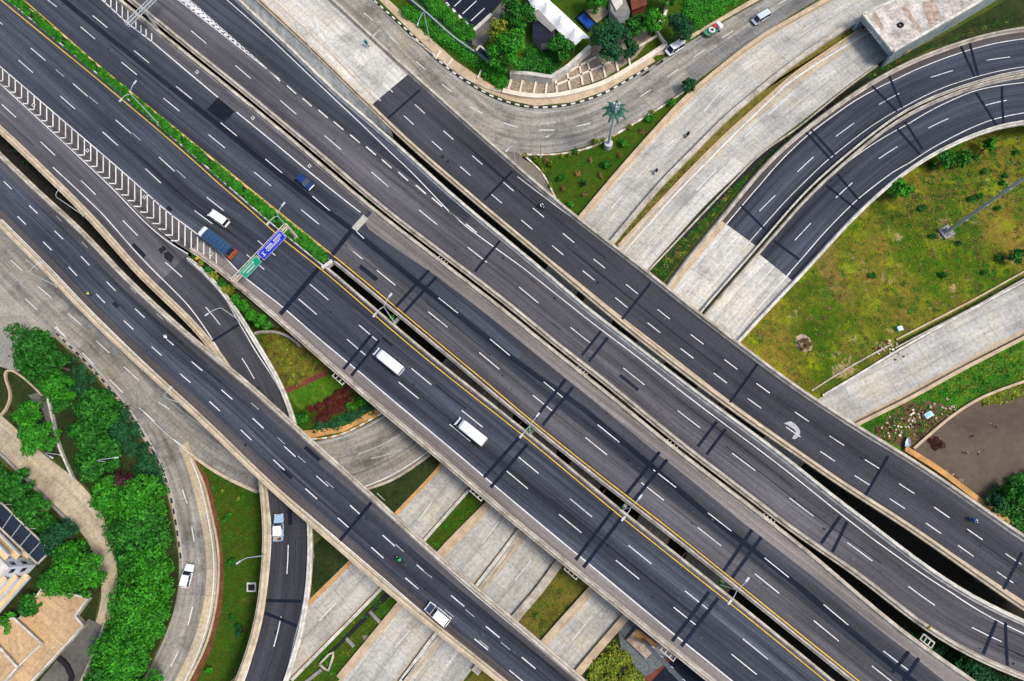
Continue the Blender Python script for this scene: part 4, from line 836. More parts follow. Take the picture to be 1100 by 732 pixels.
# dark canopy houses, pool, small grey house
h1 = thing('house', 'dark roofed garden house half hidden beside the white marquee', 'house', W(580, 25))
prism(h1, 'wall', [(573, 16), (582, 12), (596, 28), (594, 46), (582, 47), (572, 38)], 0, 3, 'under', 'asph_dark'); prism(h1, 'roof', [(570, 15), (578, 10), (597, 30), (592, 34)], 3.05, 3.4, 'under')
h2 = thing('house', 'small grey and white flat roofed house above the round dark tree', 'house', W(670, 10))
prism(h2, 'wall', [(655, -4), (669, -8), (677, 12), (665, 23), (656, 12)], 0, 3.4, 'wallgrey', 'conc_dark'); prism(h2, 'roof', [(656, -8), (667, -9), (669, 4), (662, 11), (657, 2)], 3.45, 3.8, 'parapet_w')
h3 = thing('house', 'red-brown roofed house at the top between the trees', 'house', W(688, -2))
prism(h3, 'wall', [(676, -10), (692, -10), (694, 4), (680, 10)], 0, 3, 'brownred'); prism(h3, 'roof', [(675, -12), (693, -12), (695, 5), (679, 11)], 3.05, 3.3, 'brownred')
pl = thing('pool', 'small blue rectangular swimming pool with dark rim', 'pool', W(628, 22))
M['poolw'] = paint('pool_water', (.01, .06, .30), .1)
prism(pl, 'rim', [(618, 19), (627, 11), (641, 25), (632, 34)], 0, .5, 'asph_dark'); prism(pl, 'water', [(621, 19.5), (627, 14), (638, 25.5), (632, 31)], .4, .52, 'poolw')
zone('pavement', [(629, 12), (648, 6), (655, 14), (641, 25)], 'conc_tan', .3)
zone('grass', [(553, 28), (566, 23), (572, 38), (582, 47), (570, 60), (556, 50)], 'g_bright', .06)
# ================================================================ terraced building bottom left
bl = thing('terraced_building', 'terraced building corner with lit tan ledges at the left edge', 'building', W(20, 612))
O = W(39, 607); dN = (W(0, 567)-O).normalized(); dS = (W(3, 648)-O).normalized()
M['ledge'] = stained('tan_ledge_tiles', (.72, .52, .28), .25, .8); M['bwhite'] = stained('building_white', (.58, .61, .66), .2, .8); M['redtile'] = paint('red_panel', (.45, .03, .03))
def bslab(inN, inS, z0, z1, mat, name, ln=26, ls=22):
    C = O+dN*inN+dS*inS; A = C+dN*ln; B = C+dS*ls; D = C+dN*ln+dS*ls; P = [Vector((p.x, p.y, 0)) for p in (C, A, D, B)]
    ar = sum(P[i].x*P[(i+1) % 4].y-P[(i+1) % 4].x*P[i].y for i in range(4)); P = P if ar > 0 else P[::-1]
    mb = MB()
    for i in range(4): a, b = P[i], P[(i+1) % 4]; mb.face([(a.x, a.y, z0), (b.x, b.y, z0), (b.x, b.y, z1), (a.x, a.y, z1)], mat)
    mb.face([(p.x, p.y, z1) for p in P], mat); o = mb.build(name); fix(o, bl); return o
bslab(0, 0, 0, 7.6, 'bwhite', 'wall'); bslab(-.25, -.25, 7.62, 7.9, 'parapet_w', 'roof'); bslab(1.6, 1.6, 7.92, 8.2, 'wallgrey', 'roof_deck'); bslab(2.6, 4.2, 8.2, 8.8, 'redtile', 'roof_panel', 3, 3)
def along(d, out, t0, t1, o0, o1, z0, z1, mat, name):
    a = O+d*t0+out*o0; b = O+d*t1+out*o1; c = (a+b)/2; mb = MB(); mb.box((c.x, c.y, (z0+z1)/2), (t1-t0, o1-o0, z1-z0), mat, math.atan2(d.y, d.x)) if False else None
    P = [O+d*t0+out*o0, O+d*t1+out*o0, O+d*t1+out*o1, O+d*t0+out*o1]; ar = sum(P[i].x*P[(i+1) % 4].y-P[(i+1) % 4].x*P[i].y for i in range(4)); P = P if ar > 0 else P[::-1]
    for i in range(4): q, r = P[i], P[(i+1) % 4]; mb.face([(q.x, q.y, z0), (r.x, r.y, z0), (r.x, r.y, z1), (q.x, q.y, z1)], mat)
    mb.face([(p.x, p.y, z1) for p in P], mat); mb.face([(p.x, p.y, z0) for p in P[::-1]], mat); fix(mb.build(name), bl)
for d, out in ((dN, -dS), (dS, -dN)):
    for k, z_ in enumerate((.6, 3.7, 6.6)):
        along(d, out, 1.9, 26, .02, 1.15, z_, z_+.25, 'ledge', 'ledge'); along(d, out, 1.9, 26, 1.17, 1.29, z_, z_+.75, 'bwhite', 'balustrade'); along(d, out, 2.4, 26, .0, .03, z_+1.0, z_+2.1, 'glass', 'window_band')
    for z_ in (2.0, 5.0): along(d, out, .5, 1.4, .0, .04, z_, z_+1.2, 'glass', 'window')
pg = thing('pergola', 'dark slatted glass canopy with white frame above the balconies', 'canopy', W(25, 565))
cs = [(-8, 536), (3, 542), (54, 592), (40, 606), (-8, 560)]
prism(pg, 'panel', cs, 3.2, 3.3, 'glass')
for a, b in ((0, 1), (1, 2), (2, 3), (3, 4)): wall('frame', [cs[a], cs[b]], 3.3, .2, .3, 'parapet', parent=pg, sm=False)
for k in range(1, 5): t = k/5; wall('slat', [(3+51*t, 542+50*t), (-8+48*t, 560+46*t)], 3.3, .12, .14, 'steel', parent=pg, sm=False)
for (u, v) in ((3, 542), (54, 592), (30, 568)): mbw = MB(); p = W(u, v, 3.2); mbw.tube([(p.x, p.y, 0), p], .12, 'bwhite'); fix(mbw.build('post'), pg)
M['deck'] = slabs('terrace_boards', (.50, .345, .20), (7, .42), tan=.4, dark=.35, mortar=.03)
def terrace(label, px, z, cat='terrace'):
    r = thing('roof_terrace', label, cat, W(*px[0])); P = [W(u, v, z) for u, v in px]; d = (P[1]-P[0]).normalized(); n = Vector((-d.y, d.x, 0)); mb = MB()
    uv = [((p-P[0]).dot(n)*1, (p-P[0]).dot(d)) for p in P]; mb.face(P, 'deck', uv); fix(mb.build('deck_surface'), r)
    prism(r, 'wall', px, 0, z-.03, 'parapet')
    for i in range(len(px)): wall('edge', [px[i], px[(i+1) % len(px)]], z-.05, .25, .3, 'parapet_w', parent=r, sm=False)
terrace('large tan boarded roof terrace with a notched corner', [(22, 663), (45, 632), (60, 634), (94, 643), (80, 662), (89, 672.5), (30, 736), (0, 760), (-20, 700)], 1.6)
terrace('square tan boarded roof slab lying above the large terrace', [(-10, 672), (14, 664), (44.6, 692), (16, 719), (-10, 740)], 2.6)
terrace('lowest corner tan boarded roof slab at the bottom left corner of the photo', [(-20, 680), (0, 697), (18, 717), (-4, 742), (-30, 730)], 3.4)
wall('drain_edge', [(62, 707), (79, 722), (74, 735)], 0, .5, .9, 'black', 'dark drain channel crossing the grey yard under the tan terrace', 'drain')
# ================================================================ masts
def mast(label, base, h, r0, r1, n=5):
    p = W(*base); r = thing('mast', label, 'mast', p); mb = MB(); mb.tube([(0, 0, 0), (0, 0, h)], [r0, r1], 'steel', 16); mb.build('pole', r)
    for k in range(1, n): 
        q = MB(); z = h*k/n; rr = r0+(r1-r0)*k/n; q.tube([(0, 0, z), (0, 0, z+.3)], rr+.06, 'steel', 16); q.build('flange', r)
    q = MB(); q.tube([(0, 0, 0), (0, 0, .3)], r0+.55, 'steel', 16)
    for k in range(8): a = k*math.pi/4; q.box((math.cos(a)*(r0+.3), math.sin(a)*(r0+.3), .5), (.5, .06, .5), 'steel', a)
    q.build('base_flange', r); return r
mast('tall grey telecom mast leaning out of view from a mound in the field', (1016, 250), 34, .42, .26)
mast('tall grey telecom mast on a square brick base under the highway edge', (692, 689), 42, .46, .30)
fb = thing('mast_foundation', 'rectangular stained concrete foundation block in the mast yard', 'foundation', W(690, 690))
prism(fb, 'block', [(673, 688), (684, 675), (708, 693), (694, 708)], 0, .9, 'rubble', 'rubble'); prism(fb, 'rusty_patch', [(680, 684), (685, 677), (706, 692), (701, 698)], .9, .96, 'orange')
mb = MB(); p = W(1016, 250); mb.box((p.x, p.y, .2), (2.6, 2.6, .5), 'under', .5); tag(mb.build('mast_plinth'), 'square concrete plinth under the mast in the field', 'plinth')
# palm shaped phone tower
M['palmleaf'] = paint('dull_green_plastic', (.010, .075, .045), .6)
pt = thing('palm_tower', 'phone tower disguised as a palm with white antenna panels', 'tower', W(653, 158))
TH = 14.5
mb = MB(); mb.tube([(0, 0, 0), (0, 0, TH)], [.36, .26], 'lampw', 14); mb.build('pole', pt)
mb = MB(); mb.tube([(0, 0, 0), (0, 0, 1.7)], [.95, .95], 'lampw', 20); mb.build('base_drum', pt)
for k in range(9):
    a = k*2*math.pi/9; mb = MB(); rows = []
    for i in range(9):
        t = i/8; rr = .3+2.5*t; z = TH-.4+.75*math.sin(t*2.2)-1.0*t*t; wd = .85*math.sin(min(1, t*1.25+.12)*math.pi*.92)+.03
        c = Vector((math.cos(a)*rr, math.sin(a)*rr, z)); n = Vector((-math.sin(a), math.cos(a), 0))
        rows.append([c-n*wd+Vector((0, 0, -.25*wd)), c-n*wd*.5, c+Vector((0, 0, .08)), c+n*wd*.5, c+n*wd+Vector((0, 0, -.25*wd))])
    mb.grid(rows, 'palmleaf'); mb.build('frond', pt, smooth_=True)
for k in range(3):
    a = .5+k*2*math.pi/3; mb = MB(); mb.box((math.cos(a)*.55, math.sin(a)*.55, TH+.9), (.3, .5, 2.3), 'lampw', a); mb.build('antenna_panel', pt, bevel=.04)
mb = MB(); mb.tube([(0, 0, TH), (0, 0, TH+2.1)], .16, 'lampw', 10); mb.build('top_pole', pt)
# ================================================================ lamps
def lamp_single(label, base, zb, top, head, h=10.5, cat='street lamp', grp='single arm street lamps'):
    p = W(*base, zb); a = W(*head, zb+h); d = Vector((a.x-p.x, a.y-p.y, 0)); L_ = max(1.2, min(d.length, 4.5)); ang = math.atan2(d.y, d.x)
    r = thing('street_lamp', label, cat, p, ang, grp)
    mb = MB(); mb.tube([(0, 0, 0), (0, 0, h*.5), (0, 0, h-1.4)], [.11, .09, .07], 'lampw', 10); mb.build('pole', r, True)
    mb = MB(); mb.tube([(L_*(1-math.cos(t*math.pi/2))*.9, 0, h-1.4+1.3*math.sin(t*math.pi/2)) for t in [k/8 for k in range(9)]], .055, 'lampw', 8); mb.build('arm', r, True)
    mb = MB(); mb.box((L_*.9+.35, 0, h-.12), (.9, .32, .16), 'lampw', taper=(.8, .7)); mb.build('lamp_head', r, bevel=.03)
    mb = MB(); mb.box((0, 0, .15), (.45, .45, .3), 'parapet'); mb.build('base', r)
    return r
def lamp_double(label, base, zb, h=12):
    p = W(*base, zb); g = W(base[0]+9, base[1]-11.5, zb); ang = math.atan2(g.y-p.y, g.x-p.x)
    r = thing('street_lamp', label, 'street lamp', p, ang, 'double arm lamps along the median')
    mb = MB(); mb.tube([(0, 0, 0), (0, 0, h*.5), (0, 0, h-1.6)], [.14, .11, .08], 'lampw', 10); mb.build('pole', r, True)
    for s_ in (1, -1):
        mb = MB(); mb.tube([(s_*2.0*(1-math.cos(t*math.pi/2)), 0, h-1.6+1.5*math.sin(t*math.pi/2)) for t in [k/8 for k in range(9)]], .06, 'lampw', 8); mb.build('arm', r, True)
        mb = MB(); mb.box((s_*2.4, 0, h-.1), (.95, .36, .16), 'lampw'); mb.build('lamp_head', r, bevel=.03)
    mb = MB(); mb.box((0, 0, .2), (.5, .5, .5), 'parapet'); mb.build('base', r)
for lb, b_, zb in (('double arm median lamp nearest the top left corner, over the hedge', (170, 133), 7.2), ('double arm median lamp beside the blue and green sign gantry', (318, 256), 7.2),
    ('first double arm lamp over the open median slot', (424, 347), 6.4), ('second double arm lamp over the open median slot, by the middle joints', (569, 466), 6.4),
    ('third double arm lamp over the open median slot', (669, 547), 6.4), ('last double arm lamp over the open median slot, lower right', (773, 628), 6.4)): lamp_double(lb, b_, zb)
for u, v in ((424, 347), (569, 466), (669, 547), (773, 628)):
    mb = MB(); p = W(u, v, 6.2); mb.box((p.x, p.y, 6.2), (2.4, .7, .5), 'under', -.68+math.pi/2); tag(mb.build('lamp_bracket'), 'concrete bracket across the median slot carrying a double lamp', 'bracket', 'brackets across the median slot')
for lb, b_, zb, hd, hh in (('single lamp on the left overpass parapet leaning over the concrete road, upper one', (61.5, 308), 10, (41, 283), 9), ('single lamp on the left overpass parapet above the road fork', (199.5, 435), 11.9, (181.7, 418), 9),
    ('curved lamp on the ramp parapet shortly after the gore', (258, 345), 7.6, (222, 337.6), 10), ('curved lamp in the slot between overpass and ramp', (90, 232), 7.6, (65, 202), 10),
    ('white lamp on the ramp parapet above the lower left lawn', (284, 597), 7.4, (258, 603), 9), ('thin lamp on the collector parapet by the pale concrete start', (339, 66), 7.6, (321, 31), 10),
    ('thin lamp between the viaduct and the top road', (417, 56), 7, (402, 37), 8), ('lamp on the hedge slope beside the top road', (462, 45), 0, (448.5, 26), 11), ('lamp at the corner of the spur road by the viaduct', (553, 178), 8, (545, 161), 9),
    ('thin lamp at the top tip of the palm lawn', (580.6, 169), 0, (583, 148), 8), ('lamp sticking out of the green shrubs beside the lower left road', (126, 498), 0, (140, 490), 8), ('small lamp beside the far left footpath', (66, 489), 0, (54, 491), 6)):
    lamp_single(lb, b_, zb, None, hd, hh)
# ================================================================ gantries
M['signblue'] = paint('sign_blue', (.012, .035, .62), .4); M['signgreen'] = paint('sign_green', (.01, .34, .20), .4); M['sigw'] = paint('sign_white', (.8, .8, .8), .4); M['ganp'] = paint('gantry_cream', (.55, .45, .34), .5)
def truss(mb, A, B, w_, hgt, mat):
    d = (B-A).normalized(); n = Vector((-d.y, d.x, 0))*w_/2; L_ = (B-A).length; k = int(L_/1.2); up_ = Vector((0, 0, hgt))
    for s_ in (-1, 1):
        for zz in (0, 1): mb.tube([A+n*s_+up_*zz, B+n*s_+up_*zz], .09, mat, 6)
    for i in range(k+1):
        p = A+(B-A)*i/k
        mb.tube([p-n, p+n], .05, mat, 5); mb.tube([p-n+up_, p+n+up_], .05, mat, 5); mb.tube([p-n, p-n+up_], .05, mat, 5); mb.tube([p+n, p+n+up_], .05, mat, 5)
        if i < k: q = A+(B-A)*(i+1)/k; mb.tube([p-n+up_, q+n+up_], .045, mat, 5); mb.tube([p-n, q-n+up_], .045, mat, 5)
GZ = 13.2
A_, B_ = W(251, 303, GZ), W(309, 243, GZ)
ga = thing('sign_gantry', 'overhead gantry carrying a blue and a green road sign across the left carriageway', 'sign gantry', (A_.x, A_.y, 7))
mb = MB(); truss(mb, A_, B_, .8, .8, 'ganp'); fix(mb.build('beam'), ga)
for p in (A_, B_): 
    mb = MB(); mb.tube([(p.x, p.y, 6.2), (p.x, p.y, GZ+.8)], [.28, .22], 'ganp', 12); fix(mb.build('post'), ga)
dg = (B_-A_).normalized(); ng = Vector((dg.y, -dg.x, 0))
def sign(p0, p1, z0, z1, mat, name, glyphs):
    a = (W(*p0, GZ+.4)-A_).dot(dg); b = (W(*p1, GZ+.4)-A_).dot(dg); sg = MB(); c = A_+dg*(a+b)/2+ng*.62
    sg.box((c.x, c.y, (z0+z1)/2), (b-a, .1, z1-z0), mat, math.atan2(dg.y, dg.x)); o = sg.build(name); fix(o, ga)
    q = MB(); off = ng*.06
    def R(x0, x1, y0, y1):
        # x along the panel 0..1, y up 0..1, seen from the traffic side (the south-east)
        P = [c+dg*((x-.5)*(b-a))+off+ng*.02 for x in (x0, x1)]; zz = [z0+(z1-z0)*y for y in (y0, y1)]
        q.face([(P[0].x, P[0].y, zz[0]), (P[1].x, P[1].y, zz[0]), (P[1].x, P[1].y, zz[1]), (P[0].x, P[0].y, zz[1])], 'sigw')
    R(.01, .99, .95, .98); R(.01, .99, .02, .05); R(.01, .02, .05, .95); R(.98, .99, .05, .95)
    for g in glyphs: R(*g)
    o2 = q.build('lettering'); fix(o2, ga)
gb_ = [(.62+.045*k, .65+.045*k, .62, .80) for k in range(7)]+[(.30+.05*k, .335+.05*k, .60, .80) for k in range(5)]+[(.30+.06*k, .335+.06*k, .30, .46) for k in range(9)]+[(.08, .20, .30, .36), (.12, .16, .36, .75), (.09, .19, .68, .75), (.24, .92, .50, .54)]
gg_ = [(.12+.055*k, .15+.055*k, .62, .80) for k in range(12)]+[(.22+.06*k, .255+.06*k, .28, .46) for k in range(8)]
sign((258.5, 295), (277, 277), GZ-1.3, GZ+2.0, 'signgreen', 'green_sign', gg_); sign((278.5, 275.5), (303, 250), GZ-1.5, GZ+2.2, 'signblue', 'blue_sign', gb_)
T0, T1 = W(137, 28, GZ), W(178, -12, GZ); base2 = W(174, 36, 7.0)
g2_ = thing('sign_gantry', 'grey steel gantry arm near the top left over the striped gore', 'sign gantry', (base2.x, base2.y, 7))
mb = MB(); truss(mb, T0, T1, .9, .7, 'steel'); fix(mb.build('beam'), g2_)
pm_ = T0+(T1-T0)*.42; mb = MB(); mb.tube([(pm_.x, pm_.y, 6.9), (pm_.x, pm_.y, GZ+.7)], .26, 'steel', 12); fix(mb.build('post'), g2_)
# inspection frames hanging at the parapets
def cage(label, u, v, z, ang=-.70, s_=1.0):
    p = W(u, v, z); r = thing('pipe_bracket', label, 'bracket', p, ang, 'white framed brackets beside the highway decks'); mb = MB()
    for y in (-.7, .7): mb.box((0, y*s_, 0), (3.0*s_, .16, .16), 'parapet_w')
    for x in (-1.4, -.5, .5, 1.4): mb.box((x*s_, 0, 0), (.16, 1.26*s_, .14), 'parapet_w')
    mb.build('frame', r); mb = MB(); mb.box((0, .9*s_, -.5), (2.8*s_, .15, 1.1), 'under'); mb.build('back_plate', r)
for i, (u, v, lb) in enumerate([(365, 406, 'white framed drain bracket beside the flower bed at the main highway edge'), (513.5, 530, 'white framed drain bracket above the second road strip'), (615, 614, 'white framed drain bracket at the small meadow'), (719, 701, 'white framed drain bracket beside the mast yard')]): cage(lb, u, v, 6.2)
for i, (u, v, lb) in enumerate([(476.5, 279, 'first'), (626, 398, 'second'), (722.5, 476.5, 'third'), (826, 557, 'fourth'), (996, 689, 'fifth')]): cage(lb+' white pipe bracket down the slot between highway and collector road', u, v, 6.6, s_=.8)
mb = MB()
for (u, v) in [(532, 432), (541, 439), (560, 455), (583, 474), (592, 482), (617, 500), (634, 515), (650, 528), (700, 568), (717, 582), (735, 597), (480, 389), (497, 402)]:
    a, b = W(u-4, v+3, 6.0), W(u+7, v-9, 6.0); mb.tube([a, b], .07, 'dirt', 5)
tag(mb.build('median_reinforcement'), 'thin rusty bars crossing the dark median slot', 'steel bars', kind='stuff')
mb = MB()
rr_ = random.Random(4)
for (u, v, k) in [(1066, 457, 5), (1038, 488, 5), (1054, 486, 4), (1015, 506, 8), (1024, 512, 8), (1032, 516, 6), (1074, 520, 3), (1042, 470, 2)]:
    for i in range(k):
        p = W(u+rr_.uniform(-4, 4), v+rr_.uniform(-2.5, 2.5), .1); mb.box((p.x, p.y, .1), (rr_.uniform(.2, .8), rr_.uniform(.1, .35), .08), rr_.choice(['rubble', 'deep', 'dirt']), rr_.random()*3)
tag(mb.build('floating_debris'), 'driftwood and litter floating on the brown canal', 'debris', kind='stuff')
mb = MB()
for i in range(120):
    u, v = rr_.choice([(955, 458), (975, 455), (985, 447), (968, 470), (1010, 440), (948, 372), (960, 376)]); p = W(u+rr_.gauss(0, 7), v+rr_.gauss(0, 5), .1); s_ = rr_.uniform(.15, .6)
    mb.box((p.x, p.y, .15), (s_, s_*.7, .25), rr_.choice(['rubble', 'brownred', 'concl', 'rubble']), rr_.random()*3)
tag(mb.build('rubble'), 'rubble and red brick bits strewn on the canal bank and field ditch', 'rubble', kind='stuff')
# litter and small things by the canal
mb = MB(); p = W(997, 446, .8); r = thing('water_tank', 'light blue and white rectangular tank on the reddish canal bank', 'tank', (p.x, p.y, 0), .5)
q = MB(); q.box((0, 0, .6), (1.7, 1.1, 1.1), 'bwhite'); q.build('tank_body', r, bevel=.08); M['cyan'] = paint('light_blue', (.08, .45, .65)); q = MB(); q.box((0, 0, 1.2), (1.0, .5, .1), 'cyan'); q.build('lid', r)
r = thing('rowing_boat', 'small blue-white boat upended at the canal corner', 'boat', W(974, 478, .4), 1.3); q = MB(); rows = []
for i in range(9):
    t = i/8; wd = .55*math.sin(math.pi*(.08+.84*t)); x = -1.6+3.2*t; rows.append([(x, -wd, .45), (x, -wd*.6, .05), (x, 0, 0), (x, wd*.6, .05), (x, wd, .45)])
q.grid(rows, 'bwhite'); q.build('hull', r, True); q = MB(); q.box((0, 0, .3), (.25, .8, .05), 'cyan'); q.build('bench', r)
p = W(965, 354); r = thing('utility_box', 'pale blue box beside the field ditch', 'box', p, .3); q = MB(); q.box((0, 0, .4), (1.0, .9, .8), 'cyan'); q.build('cabinet', r, bevel=.04); q = MB(); q.box((0, 0, .83), (1.1, 1.0, .06), 'bwhite'); q.build('lid', r)
# ================================================================ vegetation
def leaves(name, C, R, n, size, mat, parent=None, flat=.45, shell=.55, long=1.0, up=.35):
    """n leaf quads spread over lobes: C (k,3) centres, R (k,) radii."""
    C = np.array(C, float); R = np.array(R, float); k = rng.choice(len(C), n, p=R**2/np.sum(R**2))
    d = rng.normal(size=(n, 3)); d[:, 2] = np.abs(d[:, 2])*.9-.25; d /= np.linalg.norm(d, axis=1)[:, None]
    rad = R[k]*(shell+(1-shell)*rng.random(n)**.6)*(1+.12*rng.normal(size=n))
    P = C[k]+d*rad[:, None]*np.array([1, 1, flat+.35])
    nn = d+rng.normal(size=(n, 3))*.55; nn[:, 2] += up; nn /= np.linalg.norm(nn, axis=1)[:, None]
    a = np.cross(nn, rng.normal(size=(n, 3))); a /= np.linalg.norm(a, axis=1)[:, None]+1e-9; b = np.cross(nn, a)
    s = size*(.6+.8*rng.random(n))[:, None]; a *= s*long; b *= s*.62
    V = np.empty((n*4, 3)); V[0::4] = P-a; V[1::4] = P-b*.9+a*.1; V[2::4] = P+a; V[3::4] = P+b*.9+a*.1
    me = bpy.data.meshes.new(name); me.vertices.add(n*4); me.vertices.foreach_set('co', V.ravel())
    me.loops.add(n*4); me.loops.foreach_set('vertex_index', np.arange(n*4, dtype=np.int32))
    me.polygons.add(n); me.polygons.foreach_set('loop_start', np.arange(0, n*4, 4, dtype=np.int32)); me.polygons.foreach_set('loop_total', np.full(n, 4, dtype=np.int32))
    me.update(calc_edges=True); me.materials.append(M[mat])
    o = bpy.data.objects.new(name, me); COL.objects.link(o); o.parent = parent; return o
def tree(label, u, v, r_px, h, mat, dens=1.0, leaf=.32, cat='tree', name='leafy_tree', lobes=16, group=None):
    rc = r_px*.19*(H-h)/H; p = W(u, v, h*.7); p.z = 0; t = thing(name, label, cat, p, 0, group)
    C = []; R = []
    for i in range(lobes):
        a = rng.random()*2*math.pi; q = math.sqrt(rng.random())*.72 if i else 0; rr = rc*(.22+.24*rng.random())
        C.append((math.cos(a)*q*rc, math.sin(a)*q*rc, h*.58+(1-q*q)*h*.20+rng.normal()*h*.10)); R.append(rr)
    for k in range(int(lobes*.7)):
        a = rng.random()*2*math.pi; q = .72+.2*rng.random(); C.append((math.cos(a)*q*rc, math.sin(a)*q*rc, h*.55+rng.normal()*h*.05)); R.append(rc*(.14+.12*rng.random()))
    n = int(dens*min(26000, 150*rc*rc*(.32/leaf)**2)); leaves('crown', C, R, n, leaf, mat, t)
    mb = MB(); mb.tube([(0, 0, 0), (.1, .05, h*.3), (0, 0, h*.62)], [.05*h+.05, .035*h+.03, .03*h], 'bark', 8)
    for i in range(1, 6):
        c = C[i]; mb.tube([(0, 0, h*.35), (c[0]*.5, c[1]*.5, h*.5), (c[0]*.95, c[1]*.95, c[2])], [.025*h, .016*h, .006*h], 'bark', 6)
    mb.build('trunk', t, True); return t
TR = [('bright green tree nearest the car park path at the top', 545, 52, 27, 9, 'l_bright'), ('smaller green tree at the top edge between car park and marquee', 556, 12, 22, 8, 'l_mid'),
 ('pale leaved tree leaning over the car park path', 534, 33, 14, 7, 'l_yell'), ('broad leaved dark tree just below the marquee', 603, 50, 17, 6, 'l_mid'), ('round blue-green tree above the stone terraces', 656, 41, 26, 9, 'l_dark'),
 ('small blue-green tree attached to the right of the round one', 676, 50, 13, 6, 'l_dark'), ('bright leafy tree behind the round blue-green tree', 702, 20, 16, 8, 'l_bright'), ('dark tree with bare gaps between bright tree and grey house', 684, 27, 16, 6, 'l_mid'),
 ('round blue-green tree touching the parked white van', 733, 27, 19, 8, 'l_dark'), ('green tree at the top edge left of the grey house', 640, -1, 16, 7, 'l_bright'), ('small dark tree at the top edge over the viaduct-side road', 716, -6, 14, 7, 'l_mid'),
 ('large tree at the left edge over the forked path', 34, 378, 28, 10, 'l_mid'), ('narrow tree right of the large left edge tree', 56, 392, 17, 8, 'l_mid'), ('light green tree between the left edge tree and the thicket', 64, 418, 17, 7, 'l_bright'), ('rounded lime tree between the two left footpaths', 36, 466, 24, 8, 'l_bright'),
 ('smaller lime tree above the rounded one, by the brown garden', 28, 443, 15, 7, 'l_bright'), ('dark crowned tree beside the striped kerb, upper one of the thicket', 102, 442, 26, 6, 'l_mid'), ('leafy tree in the thicket beside the footpath lamp', 88, 470, 20, 6, 'l_mid'),
 ('bushy tree in the middle of the thicket', 104, 492, 26, 6, 'l_mid'), ('purple leaved tree in the dark gap of the thicket', 132, 516, 11, 5, 'l_purple'), ('bright tree left of the purple leaved tree', 114, 530, 20, 6, 'l_bright'),
 ('wide green tree right of the purple leaved tree', 150, 535, 26, 6, 'l_bright'), ('big lush tree in the wide part of the thicket', 146, 574, 31, 6, 'l_mid'), ('lush tree next to the silver car', 155, 618, 29, 6, 'l_bright'),
 ('green tree on the path side of the thicket across from the round one', 146, 600, 18, 6, 'l_mid'), ('lush tree in the lower thicket', 148, 660, 33, 6, 'l_bright'), ('leafy tree at the thicket bottom', 124, 700, 32, 6, 'l_bright'), ('last tree of the thicket, cut by the bottom edge', 140, 728, 30, 6, 'l_bright'),
 ('dark tree at the lower left of the thicket, bottom edge', 104, 728, 16, 7, 'l_mid'), ('round light green tree beside the terraced building', 82, 613, 31, 9, 'l_bright'), ('dark bush tree behind the terraced building corner', 55, 626, 13, 4, 'l_mid'),
 ('low tree below the building ledges', 30, 650, 12, 3.5, 'l_mid'), ('small low tree at the left edge under the ledges', 8, 670, 11, 3, 'l_bright'), ('tree by the left edge above the pergola', 10, 525, 22, 7, 'l_mid'), ('tree between pergola and tan path', 36, 548, 19, 6, 'l_mid'), ('dark tree at the pergola end near the round light green tree', 64, 578, 19, 6, 'l_dark'),
 ('dark green tree on the canal bank at the right edge', 1072, 541, 11, 3.5, 'l_dark'), ('tree at the right edge beneath the canal', 1094, 528, 14, 4, 'l_mid'), ('bushy field tree beside the inner ramp, largest', 1016, 170, 13, 5, 'l_mid'), ('field tree just right of the largest one', 1036, 169, 10, 4.5, 'l_mid'),
 ('bright field tree against the inner ramp edge', 967, 203, 13, 5, 'l_bright'), ('field shrub tree at the right edge', 1094, 274, 9, 4, 'l_mid'), ('field tree near the top right corner of the field', 1064, 155, 8, 4, 'l_bright'),
 ('dark tree in the dark corner under the highway near the bottom right', 1040, 716, 14, 4, 'l_dark'), ('dark bush tree beside the wall of the top right road', 740, 91, 9, 4, 'l_dark')]
for lb, u, v, r, h, mt in TR: tree(lb, u, v, r, h, mt, leaf=.30 if mt != 'l_mid' else .36)
# shrubs, young trees and weeds: one small plant per kind, copied
def plant(name, label, u, v, r_px, h, mat, cat='shrub', leaf=.2, group=None, z=0, dens=1):
    rc = r_px*.185; p = W(u, v, z); t = thing(name, label, cat, p, rng.random()*6, group); C = []; R = []
    for i in range(7): a = rng.random()*6.28; q = rng.random()*.6; C.append((math.cos(a)*q*rc, math.sin(a)*q*rc, h*(.4+.35*rng.random()))); R.append(rc*(.3+.25*rng.random()))
    leaves('foliage', C, R, int(dens*max(60, 190*rc*rc)), leaf, mat, t); mb = MB(); mb.tube([(0, 0, 0), (0, 0, h*.6)], [.05, .03], 'bark', 6); mb.build('stem', t); return t
# gore wedge shrubs
wedge = [(211, 277, 4), (218, 284, 5), (225, 291, 6), (232, 298, 6), (240, 306, 7), (248, 314, 8), (256, 322, 8), (264, 330, 9), (272, 338, 9), (282, 346, 9), (290, 350, 7)]
for i, (u, v, r) in enumerate(wedge): plant('shrub', ['small clipped shrub at the gore tip', 'shrub second from the gore tip'][i] if i < 2 else 'shrub in the wedge beside the ramp, number %s from its wide end' % ['', 'one', 'two', 'three', 'four', 'five', 'six', 'seven', 'eight', 'nine'][11-i], u, v, r+1, 1.6, 'l_bright' if i > 5 else ('l_yell' if i % 2 else 'l_mid'), group='shrubs in the gore wedge', z=6.0)
zone('wedge_soil', [(205, 272), (215, 277), (250, 307), (300, 349), (304, 352), (284, 352), (264, 343), (246, 316), (227, 298), (212, 282)], 'g_dark', 6.0)
